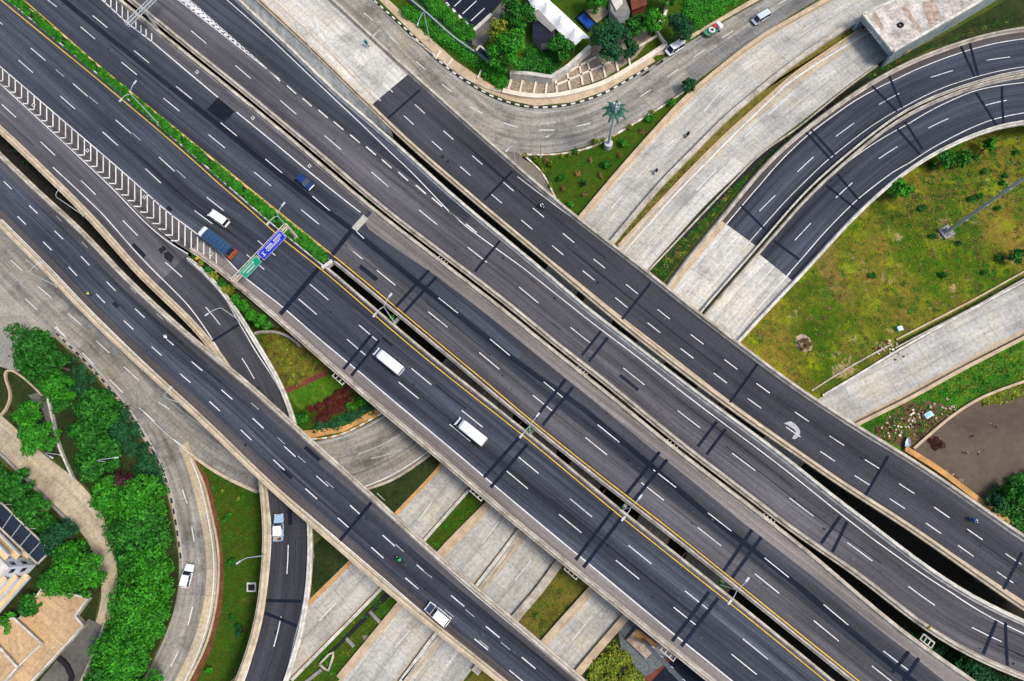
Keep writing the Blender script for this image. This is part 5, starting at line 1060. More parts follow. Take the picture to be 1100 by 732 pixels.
# palm lawn plants
for i, (u, v, r, mt, lb) in enumerate([(720, 112, 8, 'l_bright', 'bright young tree on the narrow end of the palm lawn'), (697, 130, 7, 'l_bright', 'young tree with brown stake on the palm lawn'), (669, 156, 8, 'l_bright', 'young bright tree right of the palm tower'), (652, 179, 8, 'l_mid', 'broad green shrub in the lower palm lawn'), (603, 194, 6, 'l_mid', 'small green bush near the spur'), (627, 199, 5, 'l_dark', 'dark low bush in the middle of the palm lawn'),
    (612, 221, 6, 'l_bright', 'bright bush at the bottom of the palm lawn'), (617, 165, 5, 'l_mid', 'small bush under the thin lamp side'), (640, 155, 6, 'l_yell', 'yellow-green bush against the top road kerb'), (676, 139, 5, 'l_yell', 'yellow bush near the kerb right of the tower'), (592, 178, 5, 'l_yell', 'yellow bush at the spur corner')]):
    plant('young_tree', lb, u, v, r, 1.8, mt, 'plant', .22)
for u, v in [(634, 173), (620, 188), (645, 190), (629, 210), (586, 173), (689, 143), (665, 168), (604, 203)]: plant('red_bush', 'small reddish brown bush on the palm lawn', u, v, 5, .8, 'l_dry', 'plant', .16, 'reddish bushes on the palm lawn')
hedgepts = [(565, 168), (575, 171), (584, 184), (591, 200), (599, 216), (606, 226), (603, 168), (612, 167), (620, 165), (648, 152), (657, 149), (700, 122)]
for u, v in hedgepts: plant('border_plant', 'yellow-green border plant along the kerbs of the palm lawn', u, v, 4, .8, 'l_yell', 'plant', .16, 'border plants of the palm lawn')
# lawn bottom left
for u, v, r, mt, lb in [(246, 556, 6, 'l_bright', 'bright green bush in the upper lower-left lawn'), (250, 604, 6, 'l_mid', 'fallen palm-like plant beside the lawn lamp'), (241, 528, 3.5, 'l_yell', 'left yellow bush near the top of the lawn'), (257, 535, 3.5, 'l_yell', 'right yellow bush near the top of the lawn'), (250, 663, 5, 'l_mid', 'green bush in the lower part of the lawn'), (258, 676, 7, 'l_dark', 'dark shrub near the ramp side of the lawn'), (226, 719, 5, 'l_bright', 'bright bush at the bottom of the lawn')]: plant('bush', lb, u, v, r, 1.0, mt, 'bush', .2)
# bed between ramp and highway
plant('round_shrub', 'large round green shrub at the tip of the red flower bed', 326, 452, 11, 2.2, 'l_mid', 'shrub', .22)
plant('clipped_shrub', 'bright green wedge shaped shrub beside the red flowers', 387, 432, 9, 1.2, 'l_bright', 'shrub', .2); plant('clipped_shrub', 'smaller bright shrub at the highway edge of the flower bed', 378, 437, 6, 1.2, 'l_bright', 'shrub', .2)
def mass(name, label, cat, pts, r, n, size, mat, kind=None, z=0, hh=.5):
    C = []; R = []
    for u, v in pts: p = W(u, v, z); C.append((p.x+rng.normal()*r*.25, p.y+rng.normal()*r*.25, z+hh*.3)); R.append(r*(.7+.5*rng.random()))
    o = leaves(name, C, R, n, size, mat, None, flat=hh/r*.6-.35 if hh < r else .45, shell=.2, up=1.0); tag(o, label, cat, kind=kind); return o
def inpoly(P, n):
    P = np.array(P, float); lo, hi = P.min(0), P.max(0); out = []
    while len(out) < n:
        q = lo+(hi-lo)*rng.random(2); c = False; j = len(P)-1
        for i in range(len(P)):
            if (P[i][1] > q[1]) != (P[j][1] > q[1]) and q[0] < (P[j][0]-P[i][0])*(q[1]-P[i][1])/(P[j][1]-P[i][1])+P[i][0]: c = not c
            j = i
        if c: out.append(tuple(q))
    return out
mass('red_flowers', 'dark red flower bed between ramp and highway', 'flower bed', inpoly([(334, 450), (350, 440), (366, 430), (378, 426), (372, 438), (356, 450), (336, 452)], 60), 1.0, 2600, .16, 'l_red', 'stuff')
mass('red_flowers', 'thin strip of red flowers above the dark red bed', 'flower bed', inpoly([(330, 439), (350, 430), (368, 419), (374, 415), (372, 420), (354, 433), (334, 442)], 30), .7, 1200, .16, 'l_red', 'stuff')
mass('dark_hedge', 'dark low hedge around the red flower bed', 'hedge', inpoly([(335, 462), (368, 456), (404, 436), (400, 430), (380, 444), (345, 455)], 50), 1.0, 2600, .2, 'l_dark', 'stuff')
mass('dry_scrub', 'dry brown and green scrub at the top of the bed between ramp and highway', 'scrub', inpoly([(284, 364), (300, 353), (325, 358), (345, 385), (340, 400), (310, 414)], 60), .9, 2400, .18, 'l_yell', 'stuff')
# hedges in the median between the planting gaps
gaps = [-30, 34, 68, 103, 139, 196, 225, 262, 297, 352]
def medc(u, o): return (u+o*.0, -8.5+u*.827+o)
lbs = ['first median hedge, cut by the top left corner', 'second median hedge from the top left corner', 'third median hedge from the top left corner', 'median hedge just above the first median lamp', 'long median hedge beside the first median lamp', 'short median hedge after the long one', 'median hedge beside the blue-signed gantry, upper', 'median hedge behind the sign gantry post', 'last median hedge where the open slot begins']
for i in range(len(gaps)-1):
    u0, u1 = gaps[i]+2.5, gaps[i+1]-2.5; t = thing('median_hedge', lbs[i], 'hedge', W(u0, medc(u0, 0)[1], 7), 0, 'clipped hedges of the planted median')
    C = []; R = []
    for k in range(int((u1-u0)*4.5)):
        u = u0+(u1-u0)*rng.random(); lo = 4+.822*u; hi = -20+.822*u
        f = .14+.50*rng.random()
        y1 = np.interp(u, [a for a, _ in yl1], [b for _, b in yl1]); y2 = np.interp(u, [a for a, _ in yl2], [b for _, b in yl2]); p = W(u, y2+(y1-y2)*f, 7.25)
        C.append(tuple(p-t.location)); R.append(.42+.3*rng.random())
    leaves('foliage', C, R, int((u1-u0)*190), .15, 'l_bright', t, shell=.3, up=.6)
    mb = MB(); a0 = W(u0+1, np.interp(u0, [a for a, _ in yl1], [b for _, b in yl1])*.5+np.interp(u0, [a for a, _ in yl2], [b for _, b in yl2])*.5, 7); mb.tube([a0-t.location, a0-t.location+Vector((0, 0, .5))], .05, 'bark', 6); mb.build('stem', t)
mp = [(u, np.interp(u, [a for a, _ in yl1], [b for _, b in yl1])) for u in (-30, 50, 120, 200, 280, 350)]; mq = [(u, np.interp(u, [a for a, _ in yl2], [b for _, b in yl2])) for u in (352, 282, 202, 122, 52, -28)]
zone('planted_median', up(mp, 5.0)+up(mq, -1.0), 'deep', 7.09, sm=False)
wall('kerb', up(mp, 4.6), 7.0, .22, .28, 'parapet_w', 'pale kerb on the left carriageway side of the planted median', 'kerb'); wall('kerb', up(mq, -1.4), 7.0, .22, .25, 'parapet_t', 'tan kerb on the right carriageway side of the planted median', 'kerb')
wall('median_end_wall', [(346, 288), (357, 280)], 6, 1.3, .8, 'parapet_w', 'short pale wall closing the planted median where the slot begins', sm=False)
for lb, u, v in [('green plant at the foot of the first slot lamp', 421, 342), ('green plant at the foot of the second slot lamp', 568, 464), ('green plant at the foot of the third slot lamp', 668, 547), ('green plant at the foot of the last slot lamp', 774, 629)]: plant('wild_plant', lb, u, v, 4, .8, 'l_mid', 'plant', .2, z=6.5)
# scrub in slots
for nm, lb, pts, r, n, mt in [('slot_scrub', 'dark scrub growing in the gap between the left overpass and the ramp', [(15+1.0*k*6.3, 152+.93*k*6.3) for k in range(30)], 1.3, 4500, 'l_dark'),
    ('slot_scrub', 'green weeds in the narrow slot beside the collector road', [(390+k*3.2, 214+k*2.62) for k in range(50)], .7, 2500, 'l_mid'), ('slot_scrub', 'dark scrub in the gap opening at the bottom right', inpoly([(960, 680), (1000, 690), (1090, 735), (1080, 760), (1040, 740)], 60), 1.6, 5000, 'l_dark')]:
    mass(nm, lb, 'scrub', pts, r, n, .25, mt, 'stuff', z=4.2 if 'narrow' in lb else 1.0)
# hedges at the top
mass('hedge', 'bright green hedge strip between the car park and the grey garden wall', 'hedge', inpoly([(440, -10), (457, -12), (505, 33), (509, 42), (498, 42), (470, 16)], 120), 1.1, 9000, .2, 'l_bright', None, hh=1.2)
mass('hedge', 'green hedge on the outer side of the grey garden wall', 'hedge', inpoly([(440, 12), (480, 40), (512, 62), (534, 72), (545, 82), (540, 95), (524, 84), (500, 62), (470, 45), (430, 10)], 160), 1.2, 11000, .2, 'l_bright', None, hh=1.2)
mass('ivy_bank', 'bright creeper bank beside the top road right of the dark tree', 'creeper', inpoly([(735, 8), (740, -10), (800, -12), (790, 2), (755, 24), (748, 28)], 160), 1.3, 12000, .22, 'l_bright', None, hh=1.2)
mass('shrubbery', 'mixed shrubs under the trees beside the marquee', 'shrubbery', inpoly([(560, 55), (590, 52), (600, 70), (594, 78), (560, 74)], 60), 1.3, 4500, .25, 'l_mid', None, hh=1.3)
mass('shrubbery', 'shrubs along the pergola side of the tan path', 'shrubbery', inpoly([(-5, 500), (20, 520), (60, 560), (90, 590), (70, 600), (40, 575), (0, 535)], 120), 1.3, 9000, .25, 'l_mid', None, hh=1.4)
mass('shrubbery', 'dark shrubs between the thicket and the striped kerb', 'shrubbery', inpoly([(75, 380), (128, 432), (160, 480), (180, 520), (150, 510), (120, 470), (80, 430)], 110), 1.4, 7000, .26, 'l_dark', None, hh=1.2)
mass('shrubbery', 'lush low growth filling the thicket along the lower left road', 'shrubbery', inpoly([(115, 540), (165, 528), (176, 560), (180, 620), (173, 665), (154, 706), (134, 740), (95, 740), (110, 700), (134, 650), (134, 600)], 360), 1.8, 34000, .26, 'l_bright', None, hh=2.0)
mass('shrubbery', 'dark shrubs under the trees at the left edge', 'shrubbery', inpoly([(10, 350), (50, 360), (75, 400), (80, 440), (60, 440), (30, 400)], 90), 1.4, 6000, .26, 'l_mid', None, hh=1.2)
mass('ornamental_shrubs', 'golden ornamental shrubs beside the mast yard', 'shrubs', inpoly([(632, 715), (655, 695), (668, 702), (690, 728), (690, 745), (625, 745)], 80), 1.1, 5200, .24, 'l_yell', None, hh=1.1)
mass('bank_scrub', 'green scrub bank at the right edge below the canal', 'scrub', inpoly([(1062, 540), (1080, 522), (1105, 508), (1110, 580), (1090, 575)], 60), 1.5, 5000, .25, 'l_mid', None, hh=1.5)
mass('red_blossom_bush', 'bush with red blossoms at the right edge below the canal', 'bush', [(1097, 540), (1100, 545), (1095, 550), (1099, 556)], .9, 500, .22, 'l_red', None, hh=1.2)
mass('water_weeds', 'clump of water weeds floating near the canal corner', 'weeds', [(1000, 474), (1006, 472), (1010, 478), (1003, 480)], .8, 500, .18, 'l_purple', None, hh=.4)
mass('weeds', 'dry reeds on the canal edge under the meadow', 'weeds', inpoly([(1052, 430), (1100, 410), (1110, 412), (1100, 422), (1060, 437)], 60), .8, 2200, .2, 'l_yell', 'stuff', hh=.5)
# tufts over the meadows
def tufts(label, poly, n, mats, size, per=14, r=(.25, .9)):
    for mt, share in mats:
        pts = inpoly(poly, int(n*share)); C = []; R = []
        for u, v in pts: p = W(u, v, 0); C.append((p.x, p.y, .02)); R.append(r[0]+(r[1]-r[0])*rng.random()**2)
        o = leaves('grass_tufts', C, R, int(len(pts)*per), size, mt, None, flat=-.1, shell=.1, up=.8); tag(o, label, 'grass tufts', kind='stuff')
FIELD = [(1100, 136), (1040, 150), (982, 184), (925, 234), (868, 296), (800, 366), (840, 395), (880, 422), (960, 370), (1100, 292)]
tufts('weeds and tussocks over the yellow-green field', FIELD, 1500, [('l_bright', .3), ('l_yell', .55), ('l_dry', .3), ('l_mid', .15)], .15)
tufts('weeds over the upper part of the field near the ramp', [(1100, 140), (1040, 155), (975, 200), (960, 240), (1010, 260), (1100, 200)], 500, [('l_mid', .4), ('l_yell', .3), ('l_dry', .4)], .18)
tufts('lush weeds along the canal bank', [(1100, 364), (1032, 402), (978, 432), (920, 462), (950, 478), (985, 470), (1025, 442), (1056, 424), (1100, 408)], 500, [('l_bright', .6), ('l_yell', .4), ('l_mid', .3)], .18)
tufts('dry litter and weeds on the red soil', [(932, 468), (955, 449), (980, 436), (1015, 440), (1000, 460), (975, 480)], 220, [('l_dry', .6), ('l_purple', .3), ('l_mid', .15)], .2)
tufts('grass tufts of the palm lawn', [(566, 170), (640, 162), (710, 118), (690, 150), (650, 198), (622, 230), (598, 205)], 320, [('l_mid', .6), ('l_bright', .2)], .1, 10, (.2, .6))
tufts('grass tufts of the lower left lawn', [(206, 492), (275, 530), (280, 620), (262, 690), (210, 730), (236, 640), (232, 570)], 420, [('l_mid', .5), ('l_bright', .3), ('l_dry', .12)], .1, 10, (.2, .6))
tufts('grass tufts of the ditch meadow', [(495, 530), (520, 545), (365, 728), (315, 732), (410, 636)], 420, [('l_mid', .5), ('l_yell', .2), ('l_bright', .2)], .12, 12)
tufts('weeds on the strips between the concrete roads', [(661, 262), (705, 209), (760, 159), (845, 90), (922, 29), (920, 33), (838, 94), (752, 168), (704, 214), (662, 266)], 200, [('l_yell', .5), ('l_dry', .5), ('l_mid', .2)], .14)
tufts('weeds beside the tunnel road and outer ramp', [(945, 72), (1090, 15), (1080, 25), (1000, 48), (930, 86), (840, 152), (755, 245), (715, 298), (700, 290), (790, 200)], 420, [('l_mid', .6), ('l_yell', .2), ('l_dry', .15)], .16)
tufts('weeds on the small meadow between third and fourth road strips', [(602, 606), (632, 632), (586, 688), (556, 664)], 130, [('l_yell', .6), ('l_mid', .5)], .14)
for i, (u, v) in enumerate([(1056, 186), (1048, 170), (1078, 190), (1075, 198), (1042, 215), (1052, 212), (990, 225), (1072, 280), (1056, 294), (1030, 262), (936, 297), (1000, 180), (1090, 165), (1070, 225), (1000, 255), (1012, 296)]):
    plant('field_shrub', 'small dark green shrub scattered in the field', u, v, 4+2.5*rng.random(), 1.0, 'l_mid', 'shrub', .2, 'scattered field shrubs')
for i in range(5): u, v = [(859, 368), (864, 366), (866, 372), (860, 374), (869, 370)][i]; plant('dead_bush', 'dry brown dead brushwood heap in the lower field', u, v, 4, .7, 'l_dry', 'brushwood', .2, 'heap of dead brushwood')
# ================================================================ vehicles
def hull(mb, secs, mat, n=12):
    """secs: (x, half width, z bottom, z top, corner exponent)"""
    rows = []
    for x, hw, z0, z1 in secs:
        r = []; c = (z0+z1)/2; hh = (z1-z0)/2
        for k in range(n*2):
            a = math.pi*k/n; e = .38; r.append((x, hw*math.copysign(abs(math.cos(a))**e, math.cos(a)), c+hh*math.copysign(abs(math.sin(a))**e, math.sin(a))))
        rows.append(r)
    mb.grid(rows, mat, closed=True); mb.face(rows[0], mat); mb.face(rows[-1][::-1], mat)
def frustum(mb, x0, x1, w, z0, x2, x3, w2, z1, mat):      # bottom rect to top rect
    b = [(x0, -w, z0), (x1, -w, z0), (x1, w, z0), (x0, w, z0)]; t = [(x2, -w2, z1), (x3, -w2, z1), (x3, w2, z1), (x2, w2, z1)]
    for i in range(4): j = (i+1) % 4; mb.face([b[i], b[j], t[j], t[i]], mat)
    mb.face(t, mat)
def wheels(r, L, Wd, rad=.33, ax=(.31, -.30)):
    for fx in ax:
        for s_ in (-1, 1):
            x = L*fx; y = s_*(Wd/2-.12); q = MB(); q.tube([(x, y-.11, rad), (x, y+.11, rad)], rad, 'black', 18); o = q.build('wheel', r)
            q = MB(); q.tube([(x, y+s_*.10, rad), (x, y+s_*.125, rad)], rad*.6, 'steel', 12); q.build('rim', o)
def lights(r, L, Wd, z, back=True):
    for s_ in (-1, 1):
        q = MB(); q.box((L/2-.10, s_*(Wd/2-.25), z), (.18, .34, .16), 'lamphead'); q.build('headlight', r)
        if back: q = MB(); q.box((-L/2+.06, s_*(Wd/2-.16), z+.1), (.12, .2, .3), 'taillight'); q.build('tail_light', r)
        q = MB(); q.box((L*.17, s_*(Wd/2+.08), z+.3), (.16, .18, .12), 'black'); q.build('mirror', r)
M['lamphead'] = paint('headlight', (.6, .62, .62), .2); M['taillight'] = paint('tail_light', (.45, .02, .015), .3)
def vmat(name, c, metal=.0):
    k = 'car_'+name
    if k not in M: M[k] = paint(k, c, .28, metal, .8)
    return k
def vplace(name, label, cat, front, back, z, flip=False):
    a, b = W(*front, z), W(*back, z); p = (W(*front, z+.9)+W(*back, z+.9))/2; p.z = z
    return thing(name, label, cat, p, math.atan2(a.y-b.y, a.x-b.x))
def car(name, label, cat, front, back, z, col, L=4.4, Wd=1.78, h=1.55, kind='hatch', roof=None, hood=None):
    r = vplace(name, label, cat, front, back, z); zb = .92; roof = roof or col; hood = hood or col
    q = MB(); hull(q, [(-L/2, Wd*.40, .38, .80), (-L/2+.08, Wd*.46, .28, .90), (-L*.30, Wd/2, .22, zb), (0, Wd/2, .22, zb), (L*.25, Wd/2, .22, .90), (L/2-.35, Wd*.47, .26, .80), (L/2-.06, Wd*.42, .32, .70), (L/2, Wd*.36, .38, .62)], col); q.build('body', r, True)
    f0, f1, b0, b1 = {'hatch': (.20, .04, -.46, -.40), 'suv': (.22, .08, -.48, -.43), 'van': (.40, .24, -.485, -.465), 'pickup': (.17, .05, -.10, -.07)}[kind]
    q = MB(); frustum(q, L*b0, L*f0, Wd*.465, zb-.04, L*b1, L*f1, Wd*.40, h-.05, 'glass'); q.build('windows', r)
    q = MB(); hull(q, [(L*b1-.03, Wd*.385, h-.06, h+.0), (L*b1+.1, Wd*.41, h-.07, h+.03), (L*f1-.1, Wd*.41, h-.07, h+.03), (L*f1+.04, Wd*.385, h-.07, h-.01)], roof); q.build('roof', r, True)
    for s_ in (-1, 1):
        q = MB()
        for xb, xt in ((f0, f1), (b0, b1), ((f0+b0)*.5, (f1+b1)*.5)): q.tube([(L*xb, s_*Wd*.468, zb-.02), (L*xt, s_*Wd*.405, h-.04)], .045, col, 6)
        q.build('pillars', r)
    q = MB(); q.face([(L/2-.25, -Wd*.40, .845), (L/2-.25, Wd*.40, .845), (L*f0+.05, Wd*.42, zb+.012), (L*f0+.05, -Wd*.42, zb+.012)], hood); q.build('bonnet', r)
    if kind == 'pickup':
        q = MB(); q.box((-L*.29, 0, .70), (L*.36, Wd*.80, .05), 'black'); q.build('bed_floor', r)
        for s_ in (-1, 1): q = MB(); q.box((-L*.29, s_*Wd*.45, .95), (L*.38, .10, .22), col); q.build('bed_side', r)
        q = MB(); q.box((-L*.485, 0, .95), (.08, Wd*.9, .3), col); q.build('tailgate', r)
    q = MB(); q.box((L/2-.02, 0, .42), (.14, Wd*.8, .2), 'black'); q.build('front_bumper', r)
    wheels(r, L, Wd); lights(r, L, Wd, .68); return r
car('parked_car' if 0 else 'car', 'dark blue hatchback driving on the right carriageway', 'car', (338, 204), (316, 187), 7.02, vmat('blue', (.004, .025, .12)), 4.4, 1.8)
car('van', 'white minivan ahead beside the blue truck', 'van', (222, 225.5), (247, 243), 7.02, vmat('white', (.78, .78, .78)), 5.0, 2.0, 1.95, 'van')
car('car', 'white estate car with dark bonnet on the left overpass', 'car', (459, 651), (481, 670), 12.02, vmat('white', (.78, .78, .78)), 4.8, 1.9, 1.7, 'suv', hood=vmat('dark', (.02, .03, .06)))
car('car', 'silver white car on the lower left concrete road', 'car', (203.5, 607), (197.5, 631), .1, vmat('silver', (.68, .70, .73)), 4.5, 1.85, 1.6, 'hatch')
car('van', 'white van parked half on the kerb under the dark tree', 'van', (716, 57), (734, 46), .2, vmat('white', (.78, .78, .78)), 4.6, 1.95, 1.95, 'van')
car('van', 'silver grey van at the top driving down the top road', 'van', (809, 24), (826, 14), .1, vmat('greysilver', (.50, .55, .60)), 4.4, 1.8, 1.85, 'van')
pk = car('pickup', 'light blue pickup with a white canopy and reddish load on the curved ramp', 'pickup', (299, 551), (298.5, 583), 6.65, vmat('lightblue', (.30, .43, .56)), 5.0, 1.85, 1.75, 'pickup', roof=vmat('white', (.78, .78, .78)))
q = MB(); q.box((-.75, 0, 1.28), (1.5, 1.6, .7), 'car_white'); q.build('canopy', pk, bevel=.08)
for k, (x, y, mm) in enumerate([(-1.9, .35, 'orange'), (-2.1, -.35, 'brownred'), (-1.7, -.2, 'wallgrey')]): q = MB(); q.box((x, y, 1.0), (.5, .5, .5), mm); tag(q.build('cargo_box', None), 'small %s box riding in the bed of the light blue pickup' % ['orange', 'dark red', 'grey'][k], 'box'); o = bpy.data.objects[-1] if 0 else None
for o in [o for o in bpy.data.objects if o.name.startswith('cargo_box')]:
    bpy.context.view_layer.update(); o.matrix_world = pk.matrix_basis @ Matrix.Identity(4)
def minibus(label, front, back, z):
    L, Wd, h = 7.0, 2.05, 2.55; r = vplace('minibus', label, 'minibus', front, back, z); c = vmat('white', (.78, .78, .78))
    q = MB(); hull(q, [(-L/2, Wd*.44, .4, h-.25), (-L/2+.15, Wd/2, .3, h), (L*.22, Wd/2, .3, h), (L*.30, Wd*.49, .3, h-.08), (L*.33, Wd*.47, .3, h-.6)], c); q.build('box_body', r, True)
    q = MB(); hull(q, [(L*.30, Wd*.47, .3, 1.35), (L*.42, Wd*.46, .3, 1.2), (L/2-.1, Wd*.43, .35, 1.0), (L/2, Wd*.38, .4, .85)], c); q.build('cab', r, True)
    q = MB(); frustum(q, L*.30, L*.44, Wd*.44, 1.1, L*.29, L*.35, Wd*.40, 1.95, 'glass'); q.build('windscreen', r)
    q = MB(); hull(q, [(L*.25, Wd*.38, 1.9, 1.98), (L*.345, Wd*.36, 1.92, 2.0)], c); q.build('cab_roof', r, True)
    for s_ in (-1, 1): q = MB(); q.box((-.3, s_*(Wd/2+.005), 1.75), (L*.55, .02, .55), 'glass'); q.build('side_windows', r)
    q = MB(); q.box((-L/2-.005, 0, 1.8), (.03, Wd*.7, .6), 'glass'); q.build('rear_window', r)
    q = MB()
    for k in range(9): q.box((-L*.42+k*.55, 0, h+.012), (.05, Wd*.82, .03), 'parapet_w')
    q.build('roof_ribs', r); q = MB(); q.box((L*.10, 0, h+.06), (.7, .9, .12), 'wallwhite'); q.build('roof_vent', r, bevel=.03)
    wheels(r, L, Wd, .36); lights(r, L, Wd, .85)
M['wallwhite'] = paint('off_white', (.62, .62, .6), .5)
minibus('white minibus upper one of two, by the double joint', (402, 376), (433, 401), 7.02)
minibus('white minibus lower one of two, in the middle of the photo', (489.5, 451), (522, 477), 7.02)
def boxtruck():
    L, Wd = 9.2, 2.45; r = vplace('truck', 'long blue tarpaulin truck with white cab roof and orange tail', 'truck', (217, 248.5), (253, 276), 7.02); c = vmat('navy', (.012, .045, .10))
    q = MB(); hull(q, [(L*.36, Wd*.46, .5, 2.5), (L*.40, Wd*.48, .5, 2.55), (L*.47, Wd*.48, .5, 2.4), (L*.5, Wd*.45, .5, 1.6)], vmat('white', (.78, .78, .78))); q.build('cab', r, True)
    q = MB(); q.box((L*.475, 0, 1.75), (.5, Wd*.82, .7), 'glass', taper=(.5, .9)); q.build('windscreen', r)
    q = MB(); q.box((0, 0, .75), (L*.92, 1.0, .3), 'black'); q.build('chassis', r)
    q = MB(); rows = []
    for i in range(15):
        x = -L*.42+i*(L*.75)/14; sg = .05*math.cos(i*math.pi); rows.append([(x, -Wd/2, .95), (x, -Wd/2, 2.55+sg), (x, -Wd*.25, 2.78+sg), (x, 0, 2.86+sg), (x, Wd*.25, 2.78+sg), (x, Wd/2, 2.55+sg), (x, Wd/2, .95)])
    q.grid(rows, c); q.face(rows[0], c); q.face(rows[-1][::-1], c); q.build('cargo_cover', r)
    q = MB(); q.box((-L*.455, 0, 1.0), (L*.07, Wd*.96, .25), 'orangep'); q.box((-L*.485, 0, 1.5), (.12, Wd*.96, 1.1), 'orangep'); q.box((-L*.44, Wd*.40, 1.6), (.5, .1, 1.2), 'orangep'); q.box((-L*.44, -Wd*.40, 1.6), (.5, .1, 1.2), 'orangep'); q.build('tail_frame', r)
    wheels(r, L, Wd, .48, (.38, -.22, -.36)); lights(r, L, Wd, .95)
M['orangep'] = stained('orange_tail', (.42, .10, .03), .4, 2)
boxtruck()
def loadtruck():
    L, Wd = 4.6, 1.9; r = vplace('small_truck', 'small green and white flatbed truck on the top road', 'truck', (775, 26.5), (758, 37), .1)
    q = MB(); hull(q, [(L*.22, Wd*.46, .4, 1.9), (L*.28, Wd*.48, .4, 1.95), (L*.42, Wd*.47, .4, 1.8), (L*.49, Wd*.44, .4, 1.1)], vmat('white', (.78, .78, .78))); q.build('cab', r, True)
    q = MB(); q.box((L*.42, 0, 1.4), (.45, Wd*.8, .5), 'glass', taper=(.4, .9)); q.build('windscreen', r); q = MB(); q.box((-L*.14, 0, .8), (L*.68, Wd, .14), 'greenp'); q.build('flatbed', r)
    for s_ in (-1, 1): q = MB(); q.box((-L*.14, s_*Wd/2, 1.0), (L*.68, .06, .3), 'greenp'); q.build('bed_side', r)
    q = MB(); q.box((-L*.48, .3, .9), (.5, Wd*.7, .1), 'greenp'); q.build('tailgate', r); wheels(r, L, Wd, .33); lights(r, L, Wd, .7)
    bpy.context.view_layer.update(); Mx = r.matrix_basis.copy()
    q = MB(); rows = []
    for i in range(21): a = i/20*2*math.pi; rows.append([Mx@Vector((-.6+math.cos(a)*(.62+.2*math.cos(b)), math.sin(a)*(.62+.2*math.cos(b)), 1.15+.2*math.sin(b))) for b in [k*math.pi/4 for k in range(8)]])
    q.grid(rows, 'wallwhite', closed=True); tag(q.build('hose_ring', smooth_=True), 'big white ring lying on the small green flatbed truck', 'ring')
    q = MB(); q.box((0, 0, 0), (.9, .8, .6), 'redcloth', mat=Mx@Matrix.Translation((.45, .3, 1.2))); tag(q.build('red_bundle', bevel=.15), 'red cloth bundle behind the cab of the small flatbed truck', 'bundle')
M['greenp'] = paint('truck_green', (.04, .17, .09), .6); M['redcloth'] = paint('red_cloth', (.5, .03, .04), .8)
loadtruck()
# ---------------------------------------------------------------- motorcycles and riders
def bike_at(label, p, rz, col):
    r = thing('motorcycle', label, 'motorcycle', p, rz)
    for x, n_ in ((.62, 'wheel'), (-.62, 'wheel')):
        q = MB(); rows = []
        for i in range(17): a = i/16*2*math.pi; rows.append([(x+math.cos(a)*(.25+.055*math.cos(b)), .055*math.sin(b), .31+math.sin(a)*(.25+.055*math.cos(b))) for b in [k*math.pi/3 for k in range(6)]])
        q.grid(rows, 'black', closed=True); q.build(n_, r)
    q = MB(); hull(q, [(-.85, .05, .62, .72), (-.6, .13, .5, .82), (-.1, .15, .3, .80), (.2, .16, .25, .62), (.45, .17, .3, .95), (.62, .06, .55, .9)], col, 8); q.build('body', r, True)
    q = MB(); hull(q, [(-.72, .08, .80, .86), (-.5, .14, .78, .88), (.05, .12, .78, .85)], 'black', 8); q.build('seat', r, True)
    q = MB(); q.tube([(.42, -.34, 1.02), (.5, -.12, 1.04), (.52, .12, 1.04), (.42, .34, 1.02)], .022, 'black', 6); q.build('handlebar', r)
    q = MB(); q.tube([(.66, 0, .3), (.50, 0, 1.0)], .04, 'steel', 6); q.build('fork', r); q = MB(); q.box((.64, 0, .88), (.12, .18, .14), 'lamphead'); q.build('headlight', r, bevel=.03); return r
def skin(name, pts, edges, rad, mat, parent=None, mod=2):
    me = bpy.data.meshes.new(name); me.from_pydata(pts, edges, []); o = bpy.data.objects.new(name, me); COL.objects.link(o); o.parent = parent
    m_ = o.modifiers.new('skin', 'SKIN')
    for i, r_ in enumerate(rad): me.skin_vertices[0].data[i].radius = (r_, r_)
    me.skin_vertices[0].data[0].use_root = True; m_.use_smooth_shade = True; s_ = o.modifiers.new('sub', 'SUBSURF'); s_.levels = s_.render_levels = mod; me.materials.append(M[mat]); return o
M['skin'] = paint('skin', (.30, .16, .10), .6); M['trousers'] = paint('dark_trousers', (.03, .035, .05), .8)
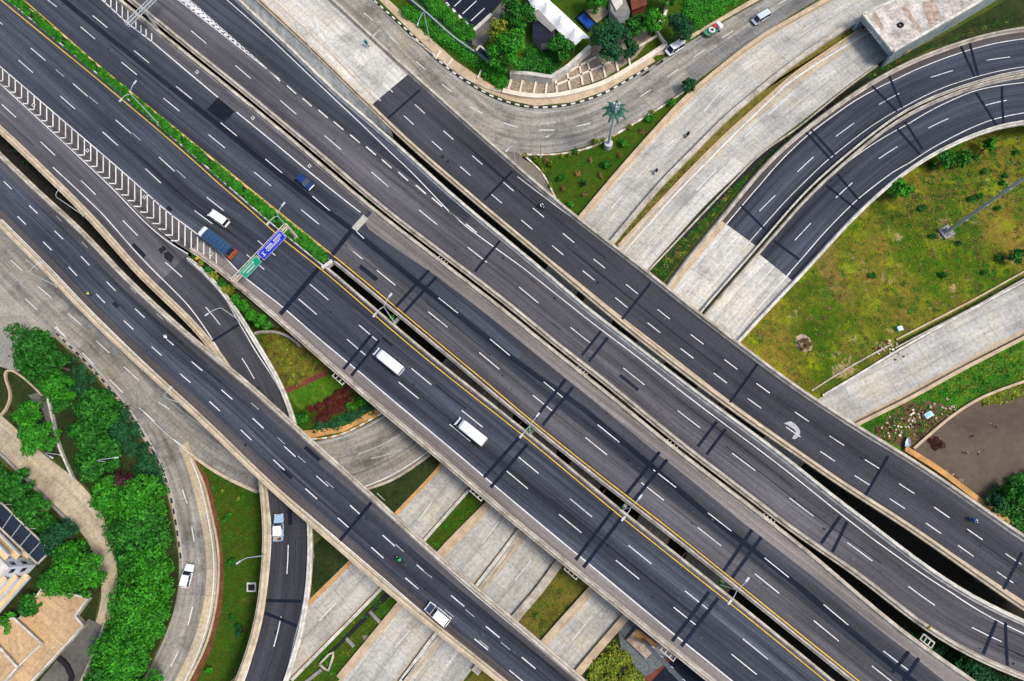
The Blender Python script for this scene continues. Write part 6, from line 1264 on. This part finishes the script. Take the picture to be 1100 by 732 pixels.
def rider(label, p, rz, jacket, helmet):
    r = thing('person', label, 'person', p, rz)
    P = [(-.25, 0, .92), (-.20, 0, 1.12), (-.12, 0, 1.36), (-.08, 0, 1.50), (-.05, 0, 1.60)]; E = [(0, 1), (1, 2), (2, 3), (3, 4)]; R = [.15, .15, .16, .06, .06]
    for s_ in (-1, 1):
        b = len(P); P += [(-.10, .20*s_, 1.42), (.12, .30*s_, 1.20), (.38, .27*s_, 1.06), (.44, .26*s_, 1.06)]; E += [(2, b), (b, b+1), (b+1, b+2), (b+2, b+3)]; R += [.07, .05, .035, .03]
        b = len(P); P += [(-.15, .12*s_, .90), (.25, .20*s_, .80), (.12, .18*s_, .38), (.24, .19*s_, .34)]; E += [(0, b), (b, b+1), (b+1, b+2), (b+2, b+3)]; R += [.11, .08, .055, .05]
    skin('body', P, E, R, 'trousers', r)
    P = [(-.25, 0, .95), (-.20, 0, 1.12), (-.12, 0, 1.36), (-.09, 0, 1.46)]; E = [(0, 1), (1, 2), (2, 3)]; R = [.175, .185, .20, .10]
    for s_ in (-1, 1): b = len(P); P += [(-.10, .21*s_, 1.42), (.12, .30*s_, 1.20), (.33, .28*s_, 1.09)]; E += [(2, b), (b, b+1), (b+1, b+2)]; R += [.095, .07, .05]
    skin('jacket', P, E, R, jacket, r)
    q = MB(); rows = []
    for i in range(9):
        t = math.pi*i/8; rows.append([(-.02+.155*math.cos(t), .13*math.sin(t)*math.cos(b), 1.69+.14*math.sin(t)*math.sin(b)) for b in [k*math.pi/6 for k in range(12)]])
    q.grid(rows, helmet, closed=True); q.build('helmet', r, True); q = MB(); q.box((.105, 0, 1.68), (.06, .18, .10), 'glass'); q.build('visor', r, bevel=.02); return r
def moto(lb, px, z, dirpx, col, jk, hm, riding=True):
    p = W(px[0], px[1], z+.7); p.z = z; a, b = W(*px, z), W(px[0]+dirpx[0], px[1]+dirpx[1], z); rz = math.atan2(b.y-a.y, b.x-a.x)
    bike_at('motorcycle %s' % lb if riding else lb, p, rz, col)
    if riding: rider('rider %s' % lb, p+Vector((0, 0, 0)), rz, jk, hm)
for k, c in (('j_lime', (.35, .50, .06)), ('j_white', (.7, .7, .68)), ('j_green', (.04, .42, .10)), ('j_teal', (.02, .22, .24)), ('j_black', (.025, .025, .03)), ('j_blue', (.10, .18, .50))): M[k] = paint(k, c, .8)
moto('in a lime vest on the left overpass, near the left edge', (95.6, 315.8), 9.6, (-10, -9), 'j_black', 'j_lime', 'j_black'); moto('in a white top on the left overpass above the road fork', (179, 362.5), 11.3, (-10, -9), 'j_black', 'j_white', 'j_white')
moto('in a bright green jacket on the lower overpass', (429.4, 601), 12.02, (-10, -9), 'j_black', 'j_green', 'j_green'); moto('in grey-white on the north-east viaduct below the palm lawn', (581.5, 221.5), 8.85, (10, 8.5), 'j_black', 'j_white', 'j_black')
moto('in a blue jacket with white helmet at the right end of the viaduct', (1046, 559), 8.85, (10, 6.5), 'j_blue', 'j_blue', 'j_white'); moto('in teal on the pale concrete start of the viaduct', (393.3, 46.4), 10.02, (10, 9), 'j_teal', 'j_teal', 'j_teal')
moto('in black on the concrete road, upper of two', (739, 144.5), .12, (-9, 11), 'j_black', 'j_black', 'j_black'); moto('in dark grey on the concrete road, lower of two', (705, 184), .12, (-9, 11), 'j_white', 'j_black', 'j_black')
moto('black motorcycle parked at the kerb, left of the two below the white van', (694.5, 78), .25, (-10, 6), 'j_black', None, None, False); moto('black motorcycle parked at the kerb, right of the two nearest the white van', (709.5, 66.5), .25, (-10, 6), 'j_black', None, None, False)
# signs and small yellow markers
for lb, u, v, z, mm in [('yellow chevron marker beside the tunnel portal', 972, 61, 0, 'yellow'), ('yellow marker board in the gore wedge', 216, 281, 6.5, 'yellow'), ('yellow marker on the collector parapet at the bottom right', 992, 673, 7.5, 'yellow')]:
    p = W(u, v, z); r = thing('marker_sign', lb, 'sign', p, .6); q = MB(); q.tube([(0, 0, 0), (0, 0, 1.6)], .05, 'steel', 6); q.build('post', r); q = MB(); q.box((0, .05, 1.7), (.9, .05, .9), mm); q.build('board', r)
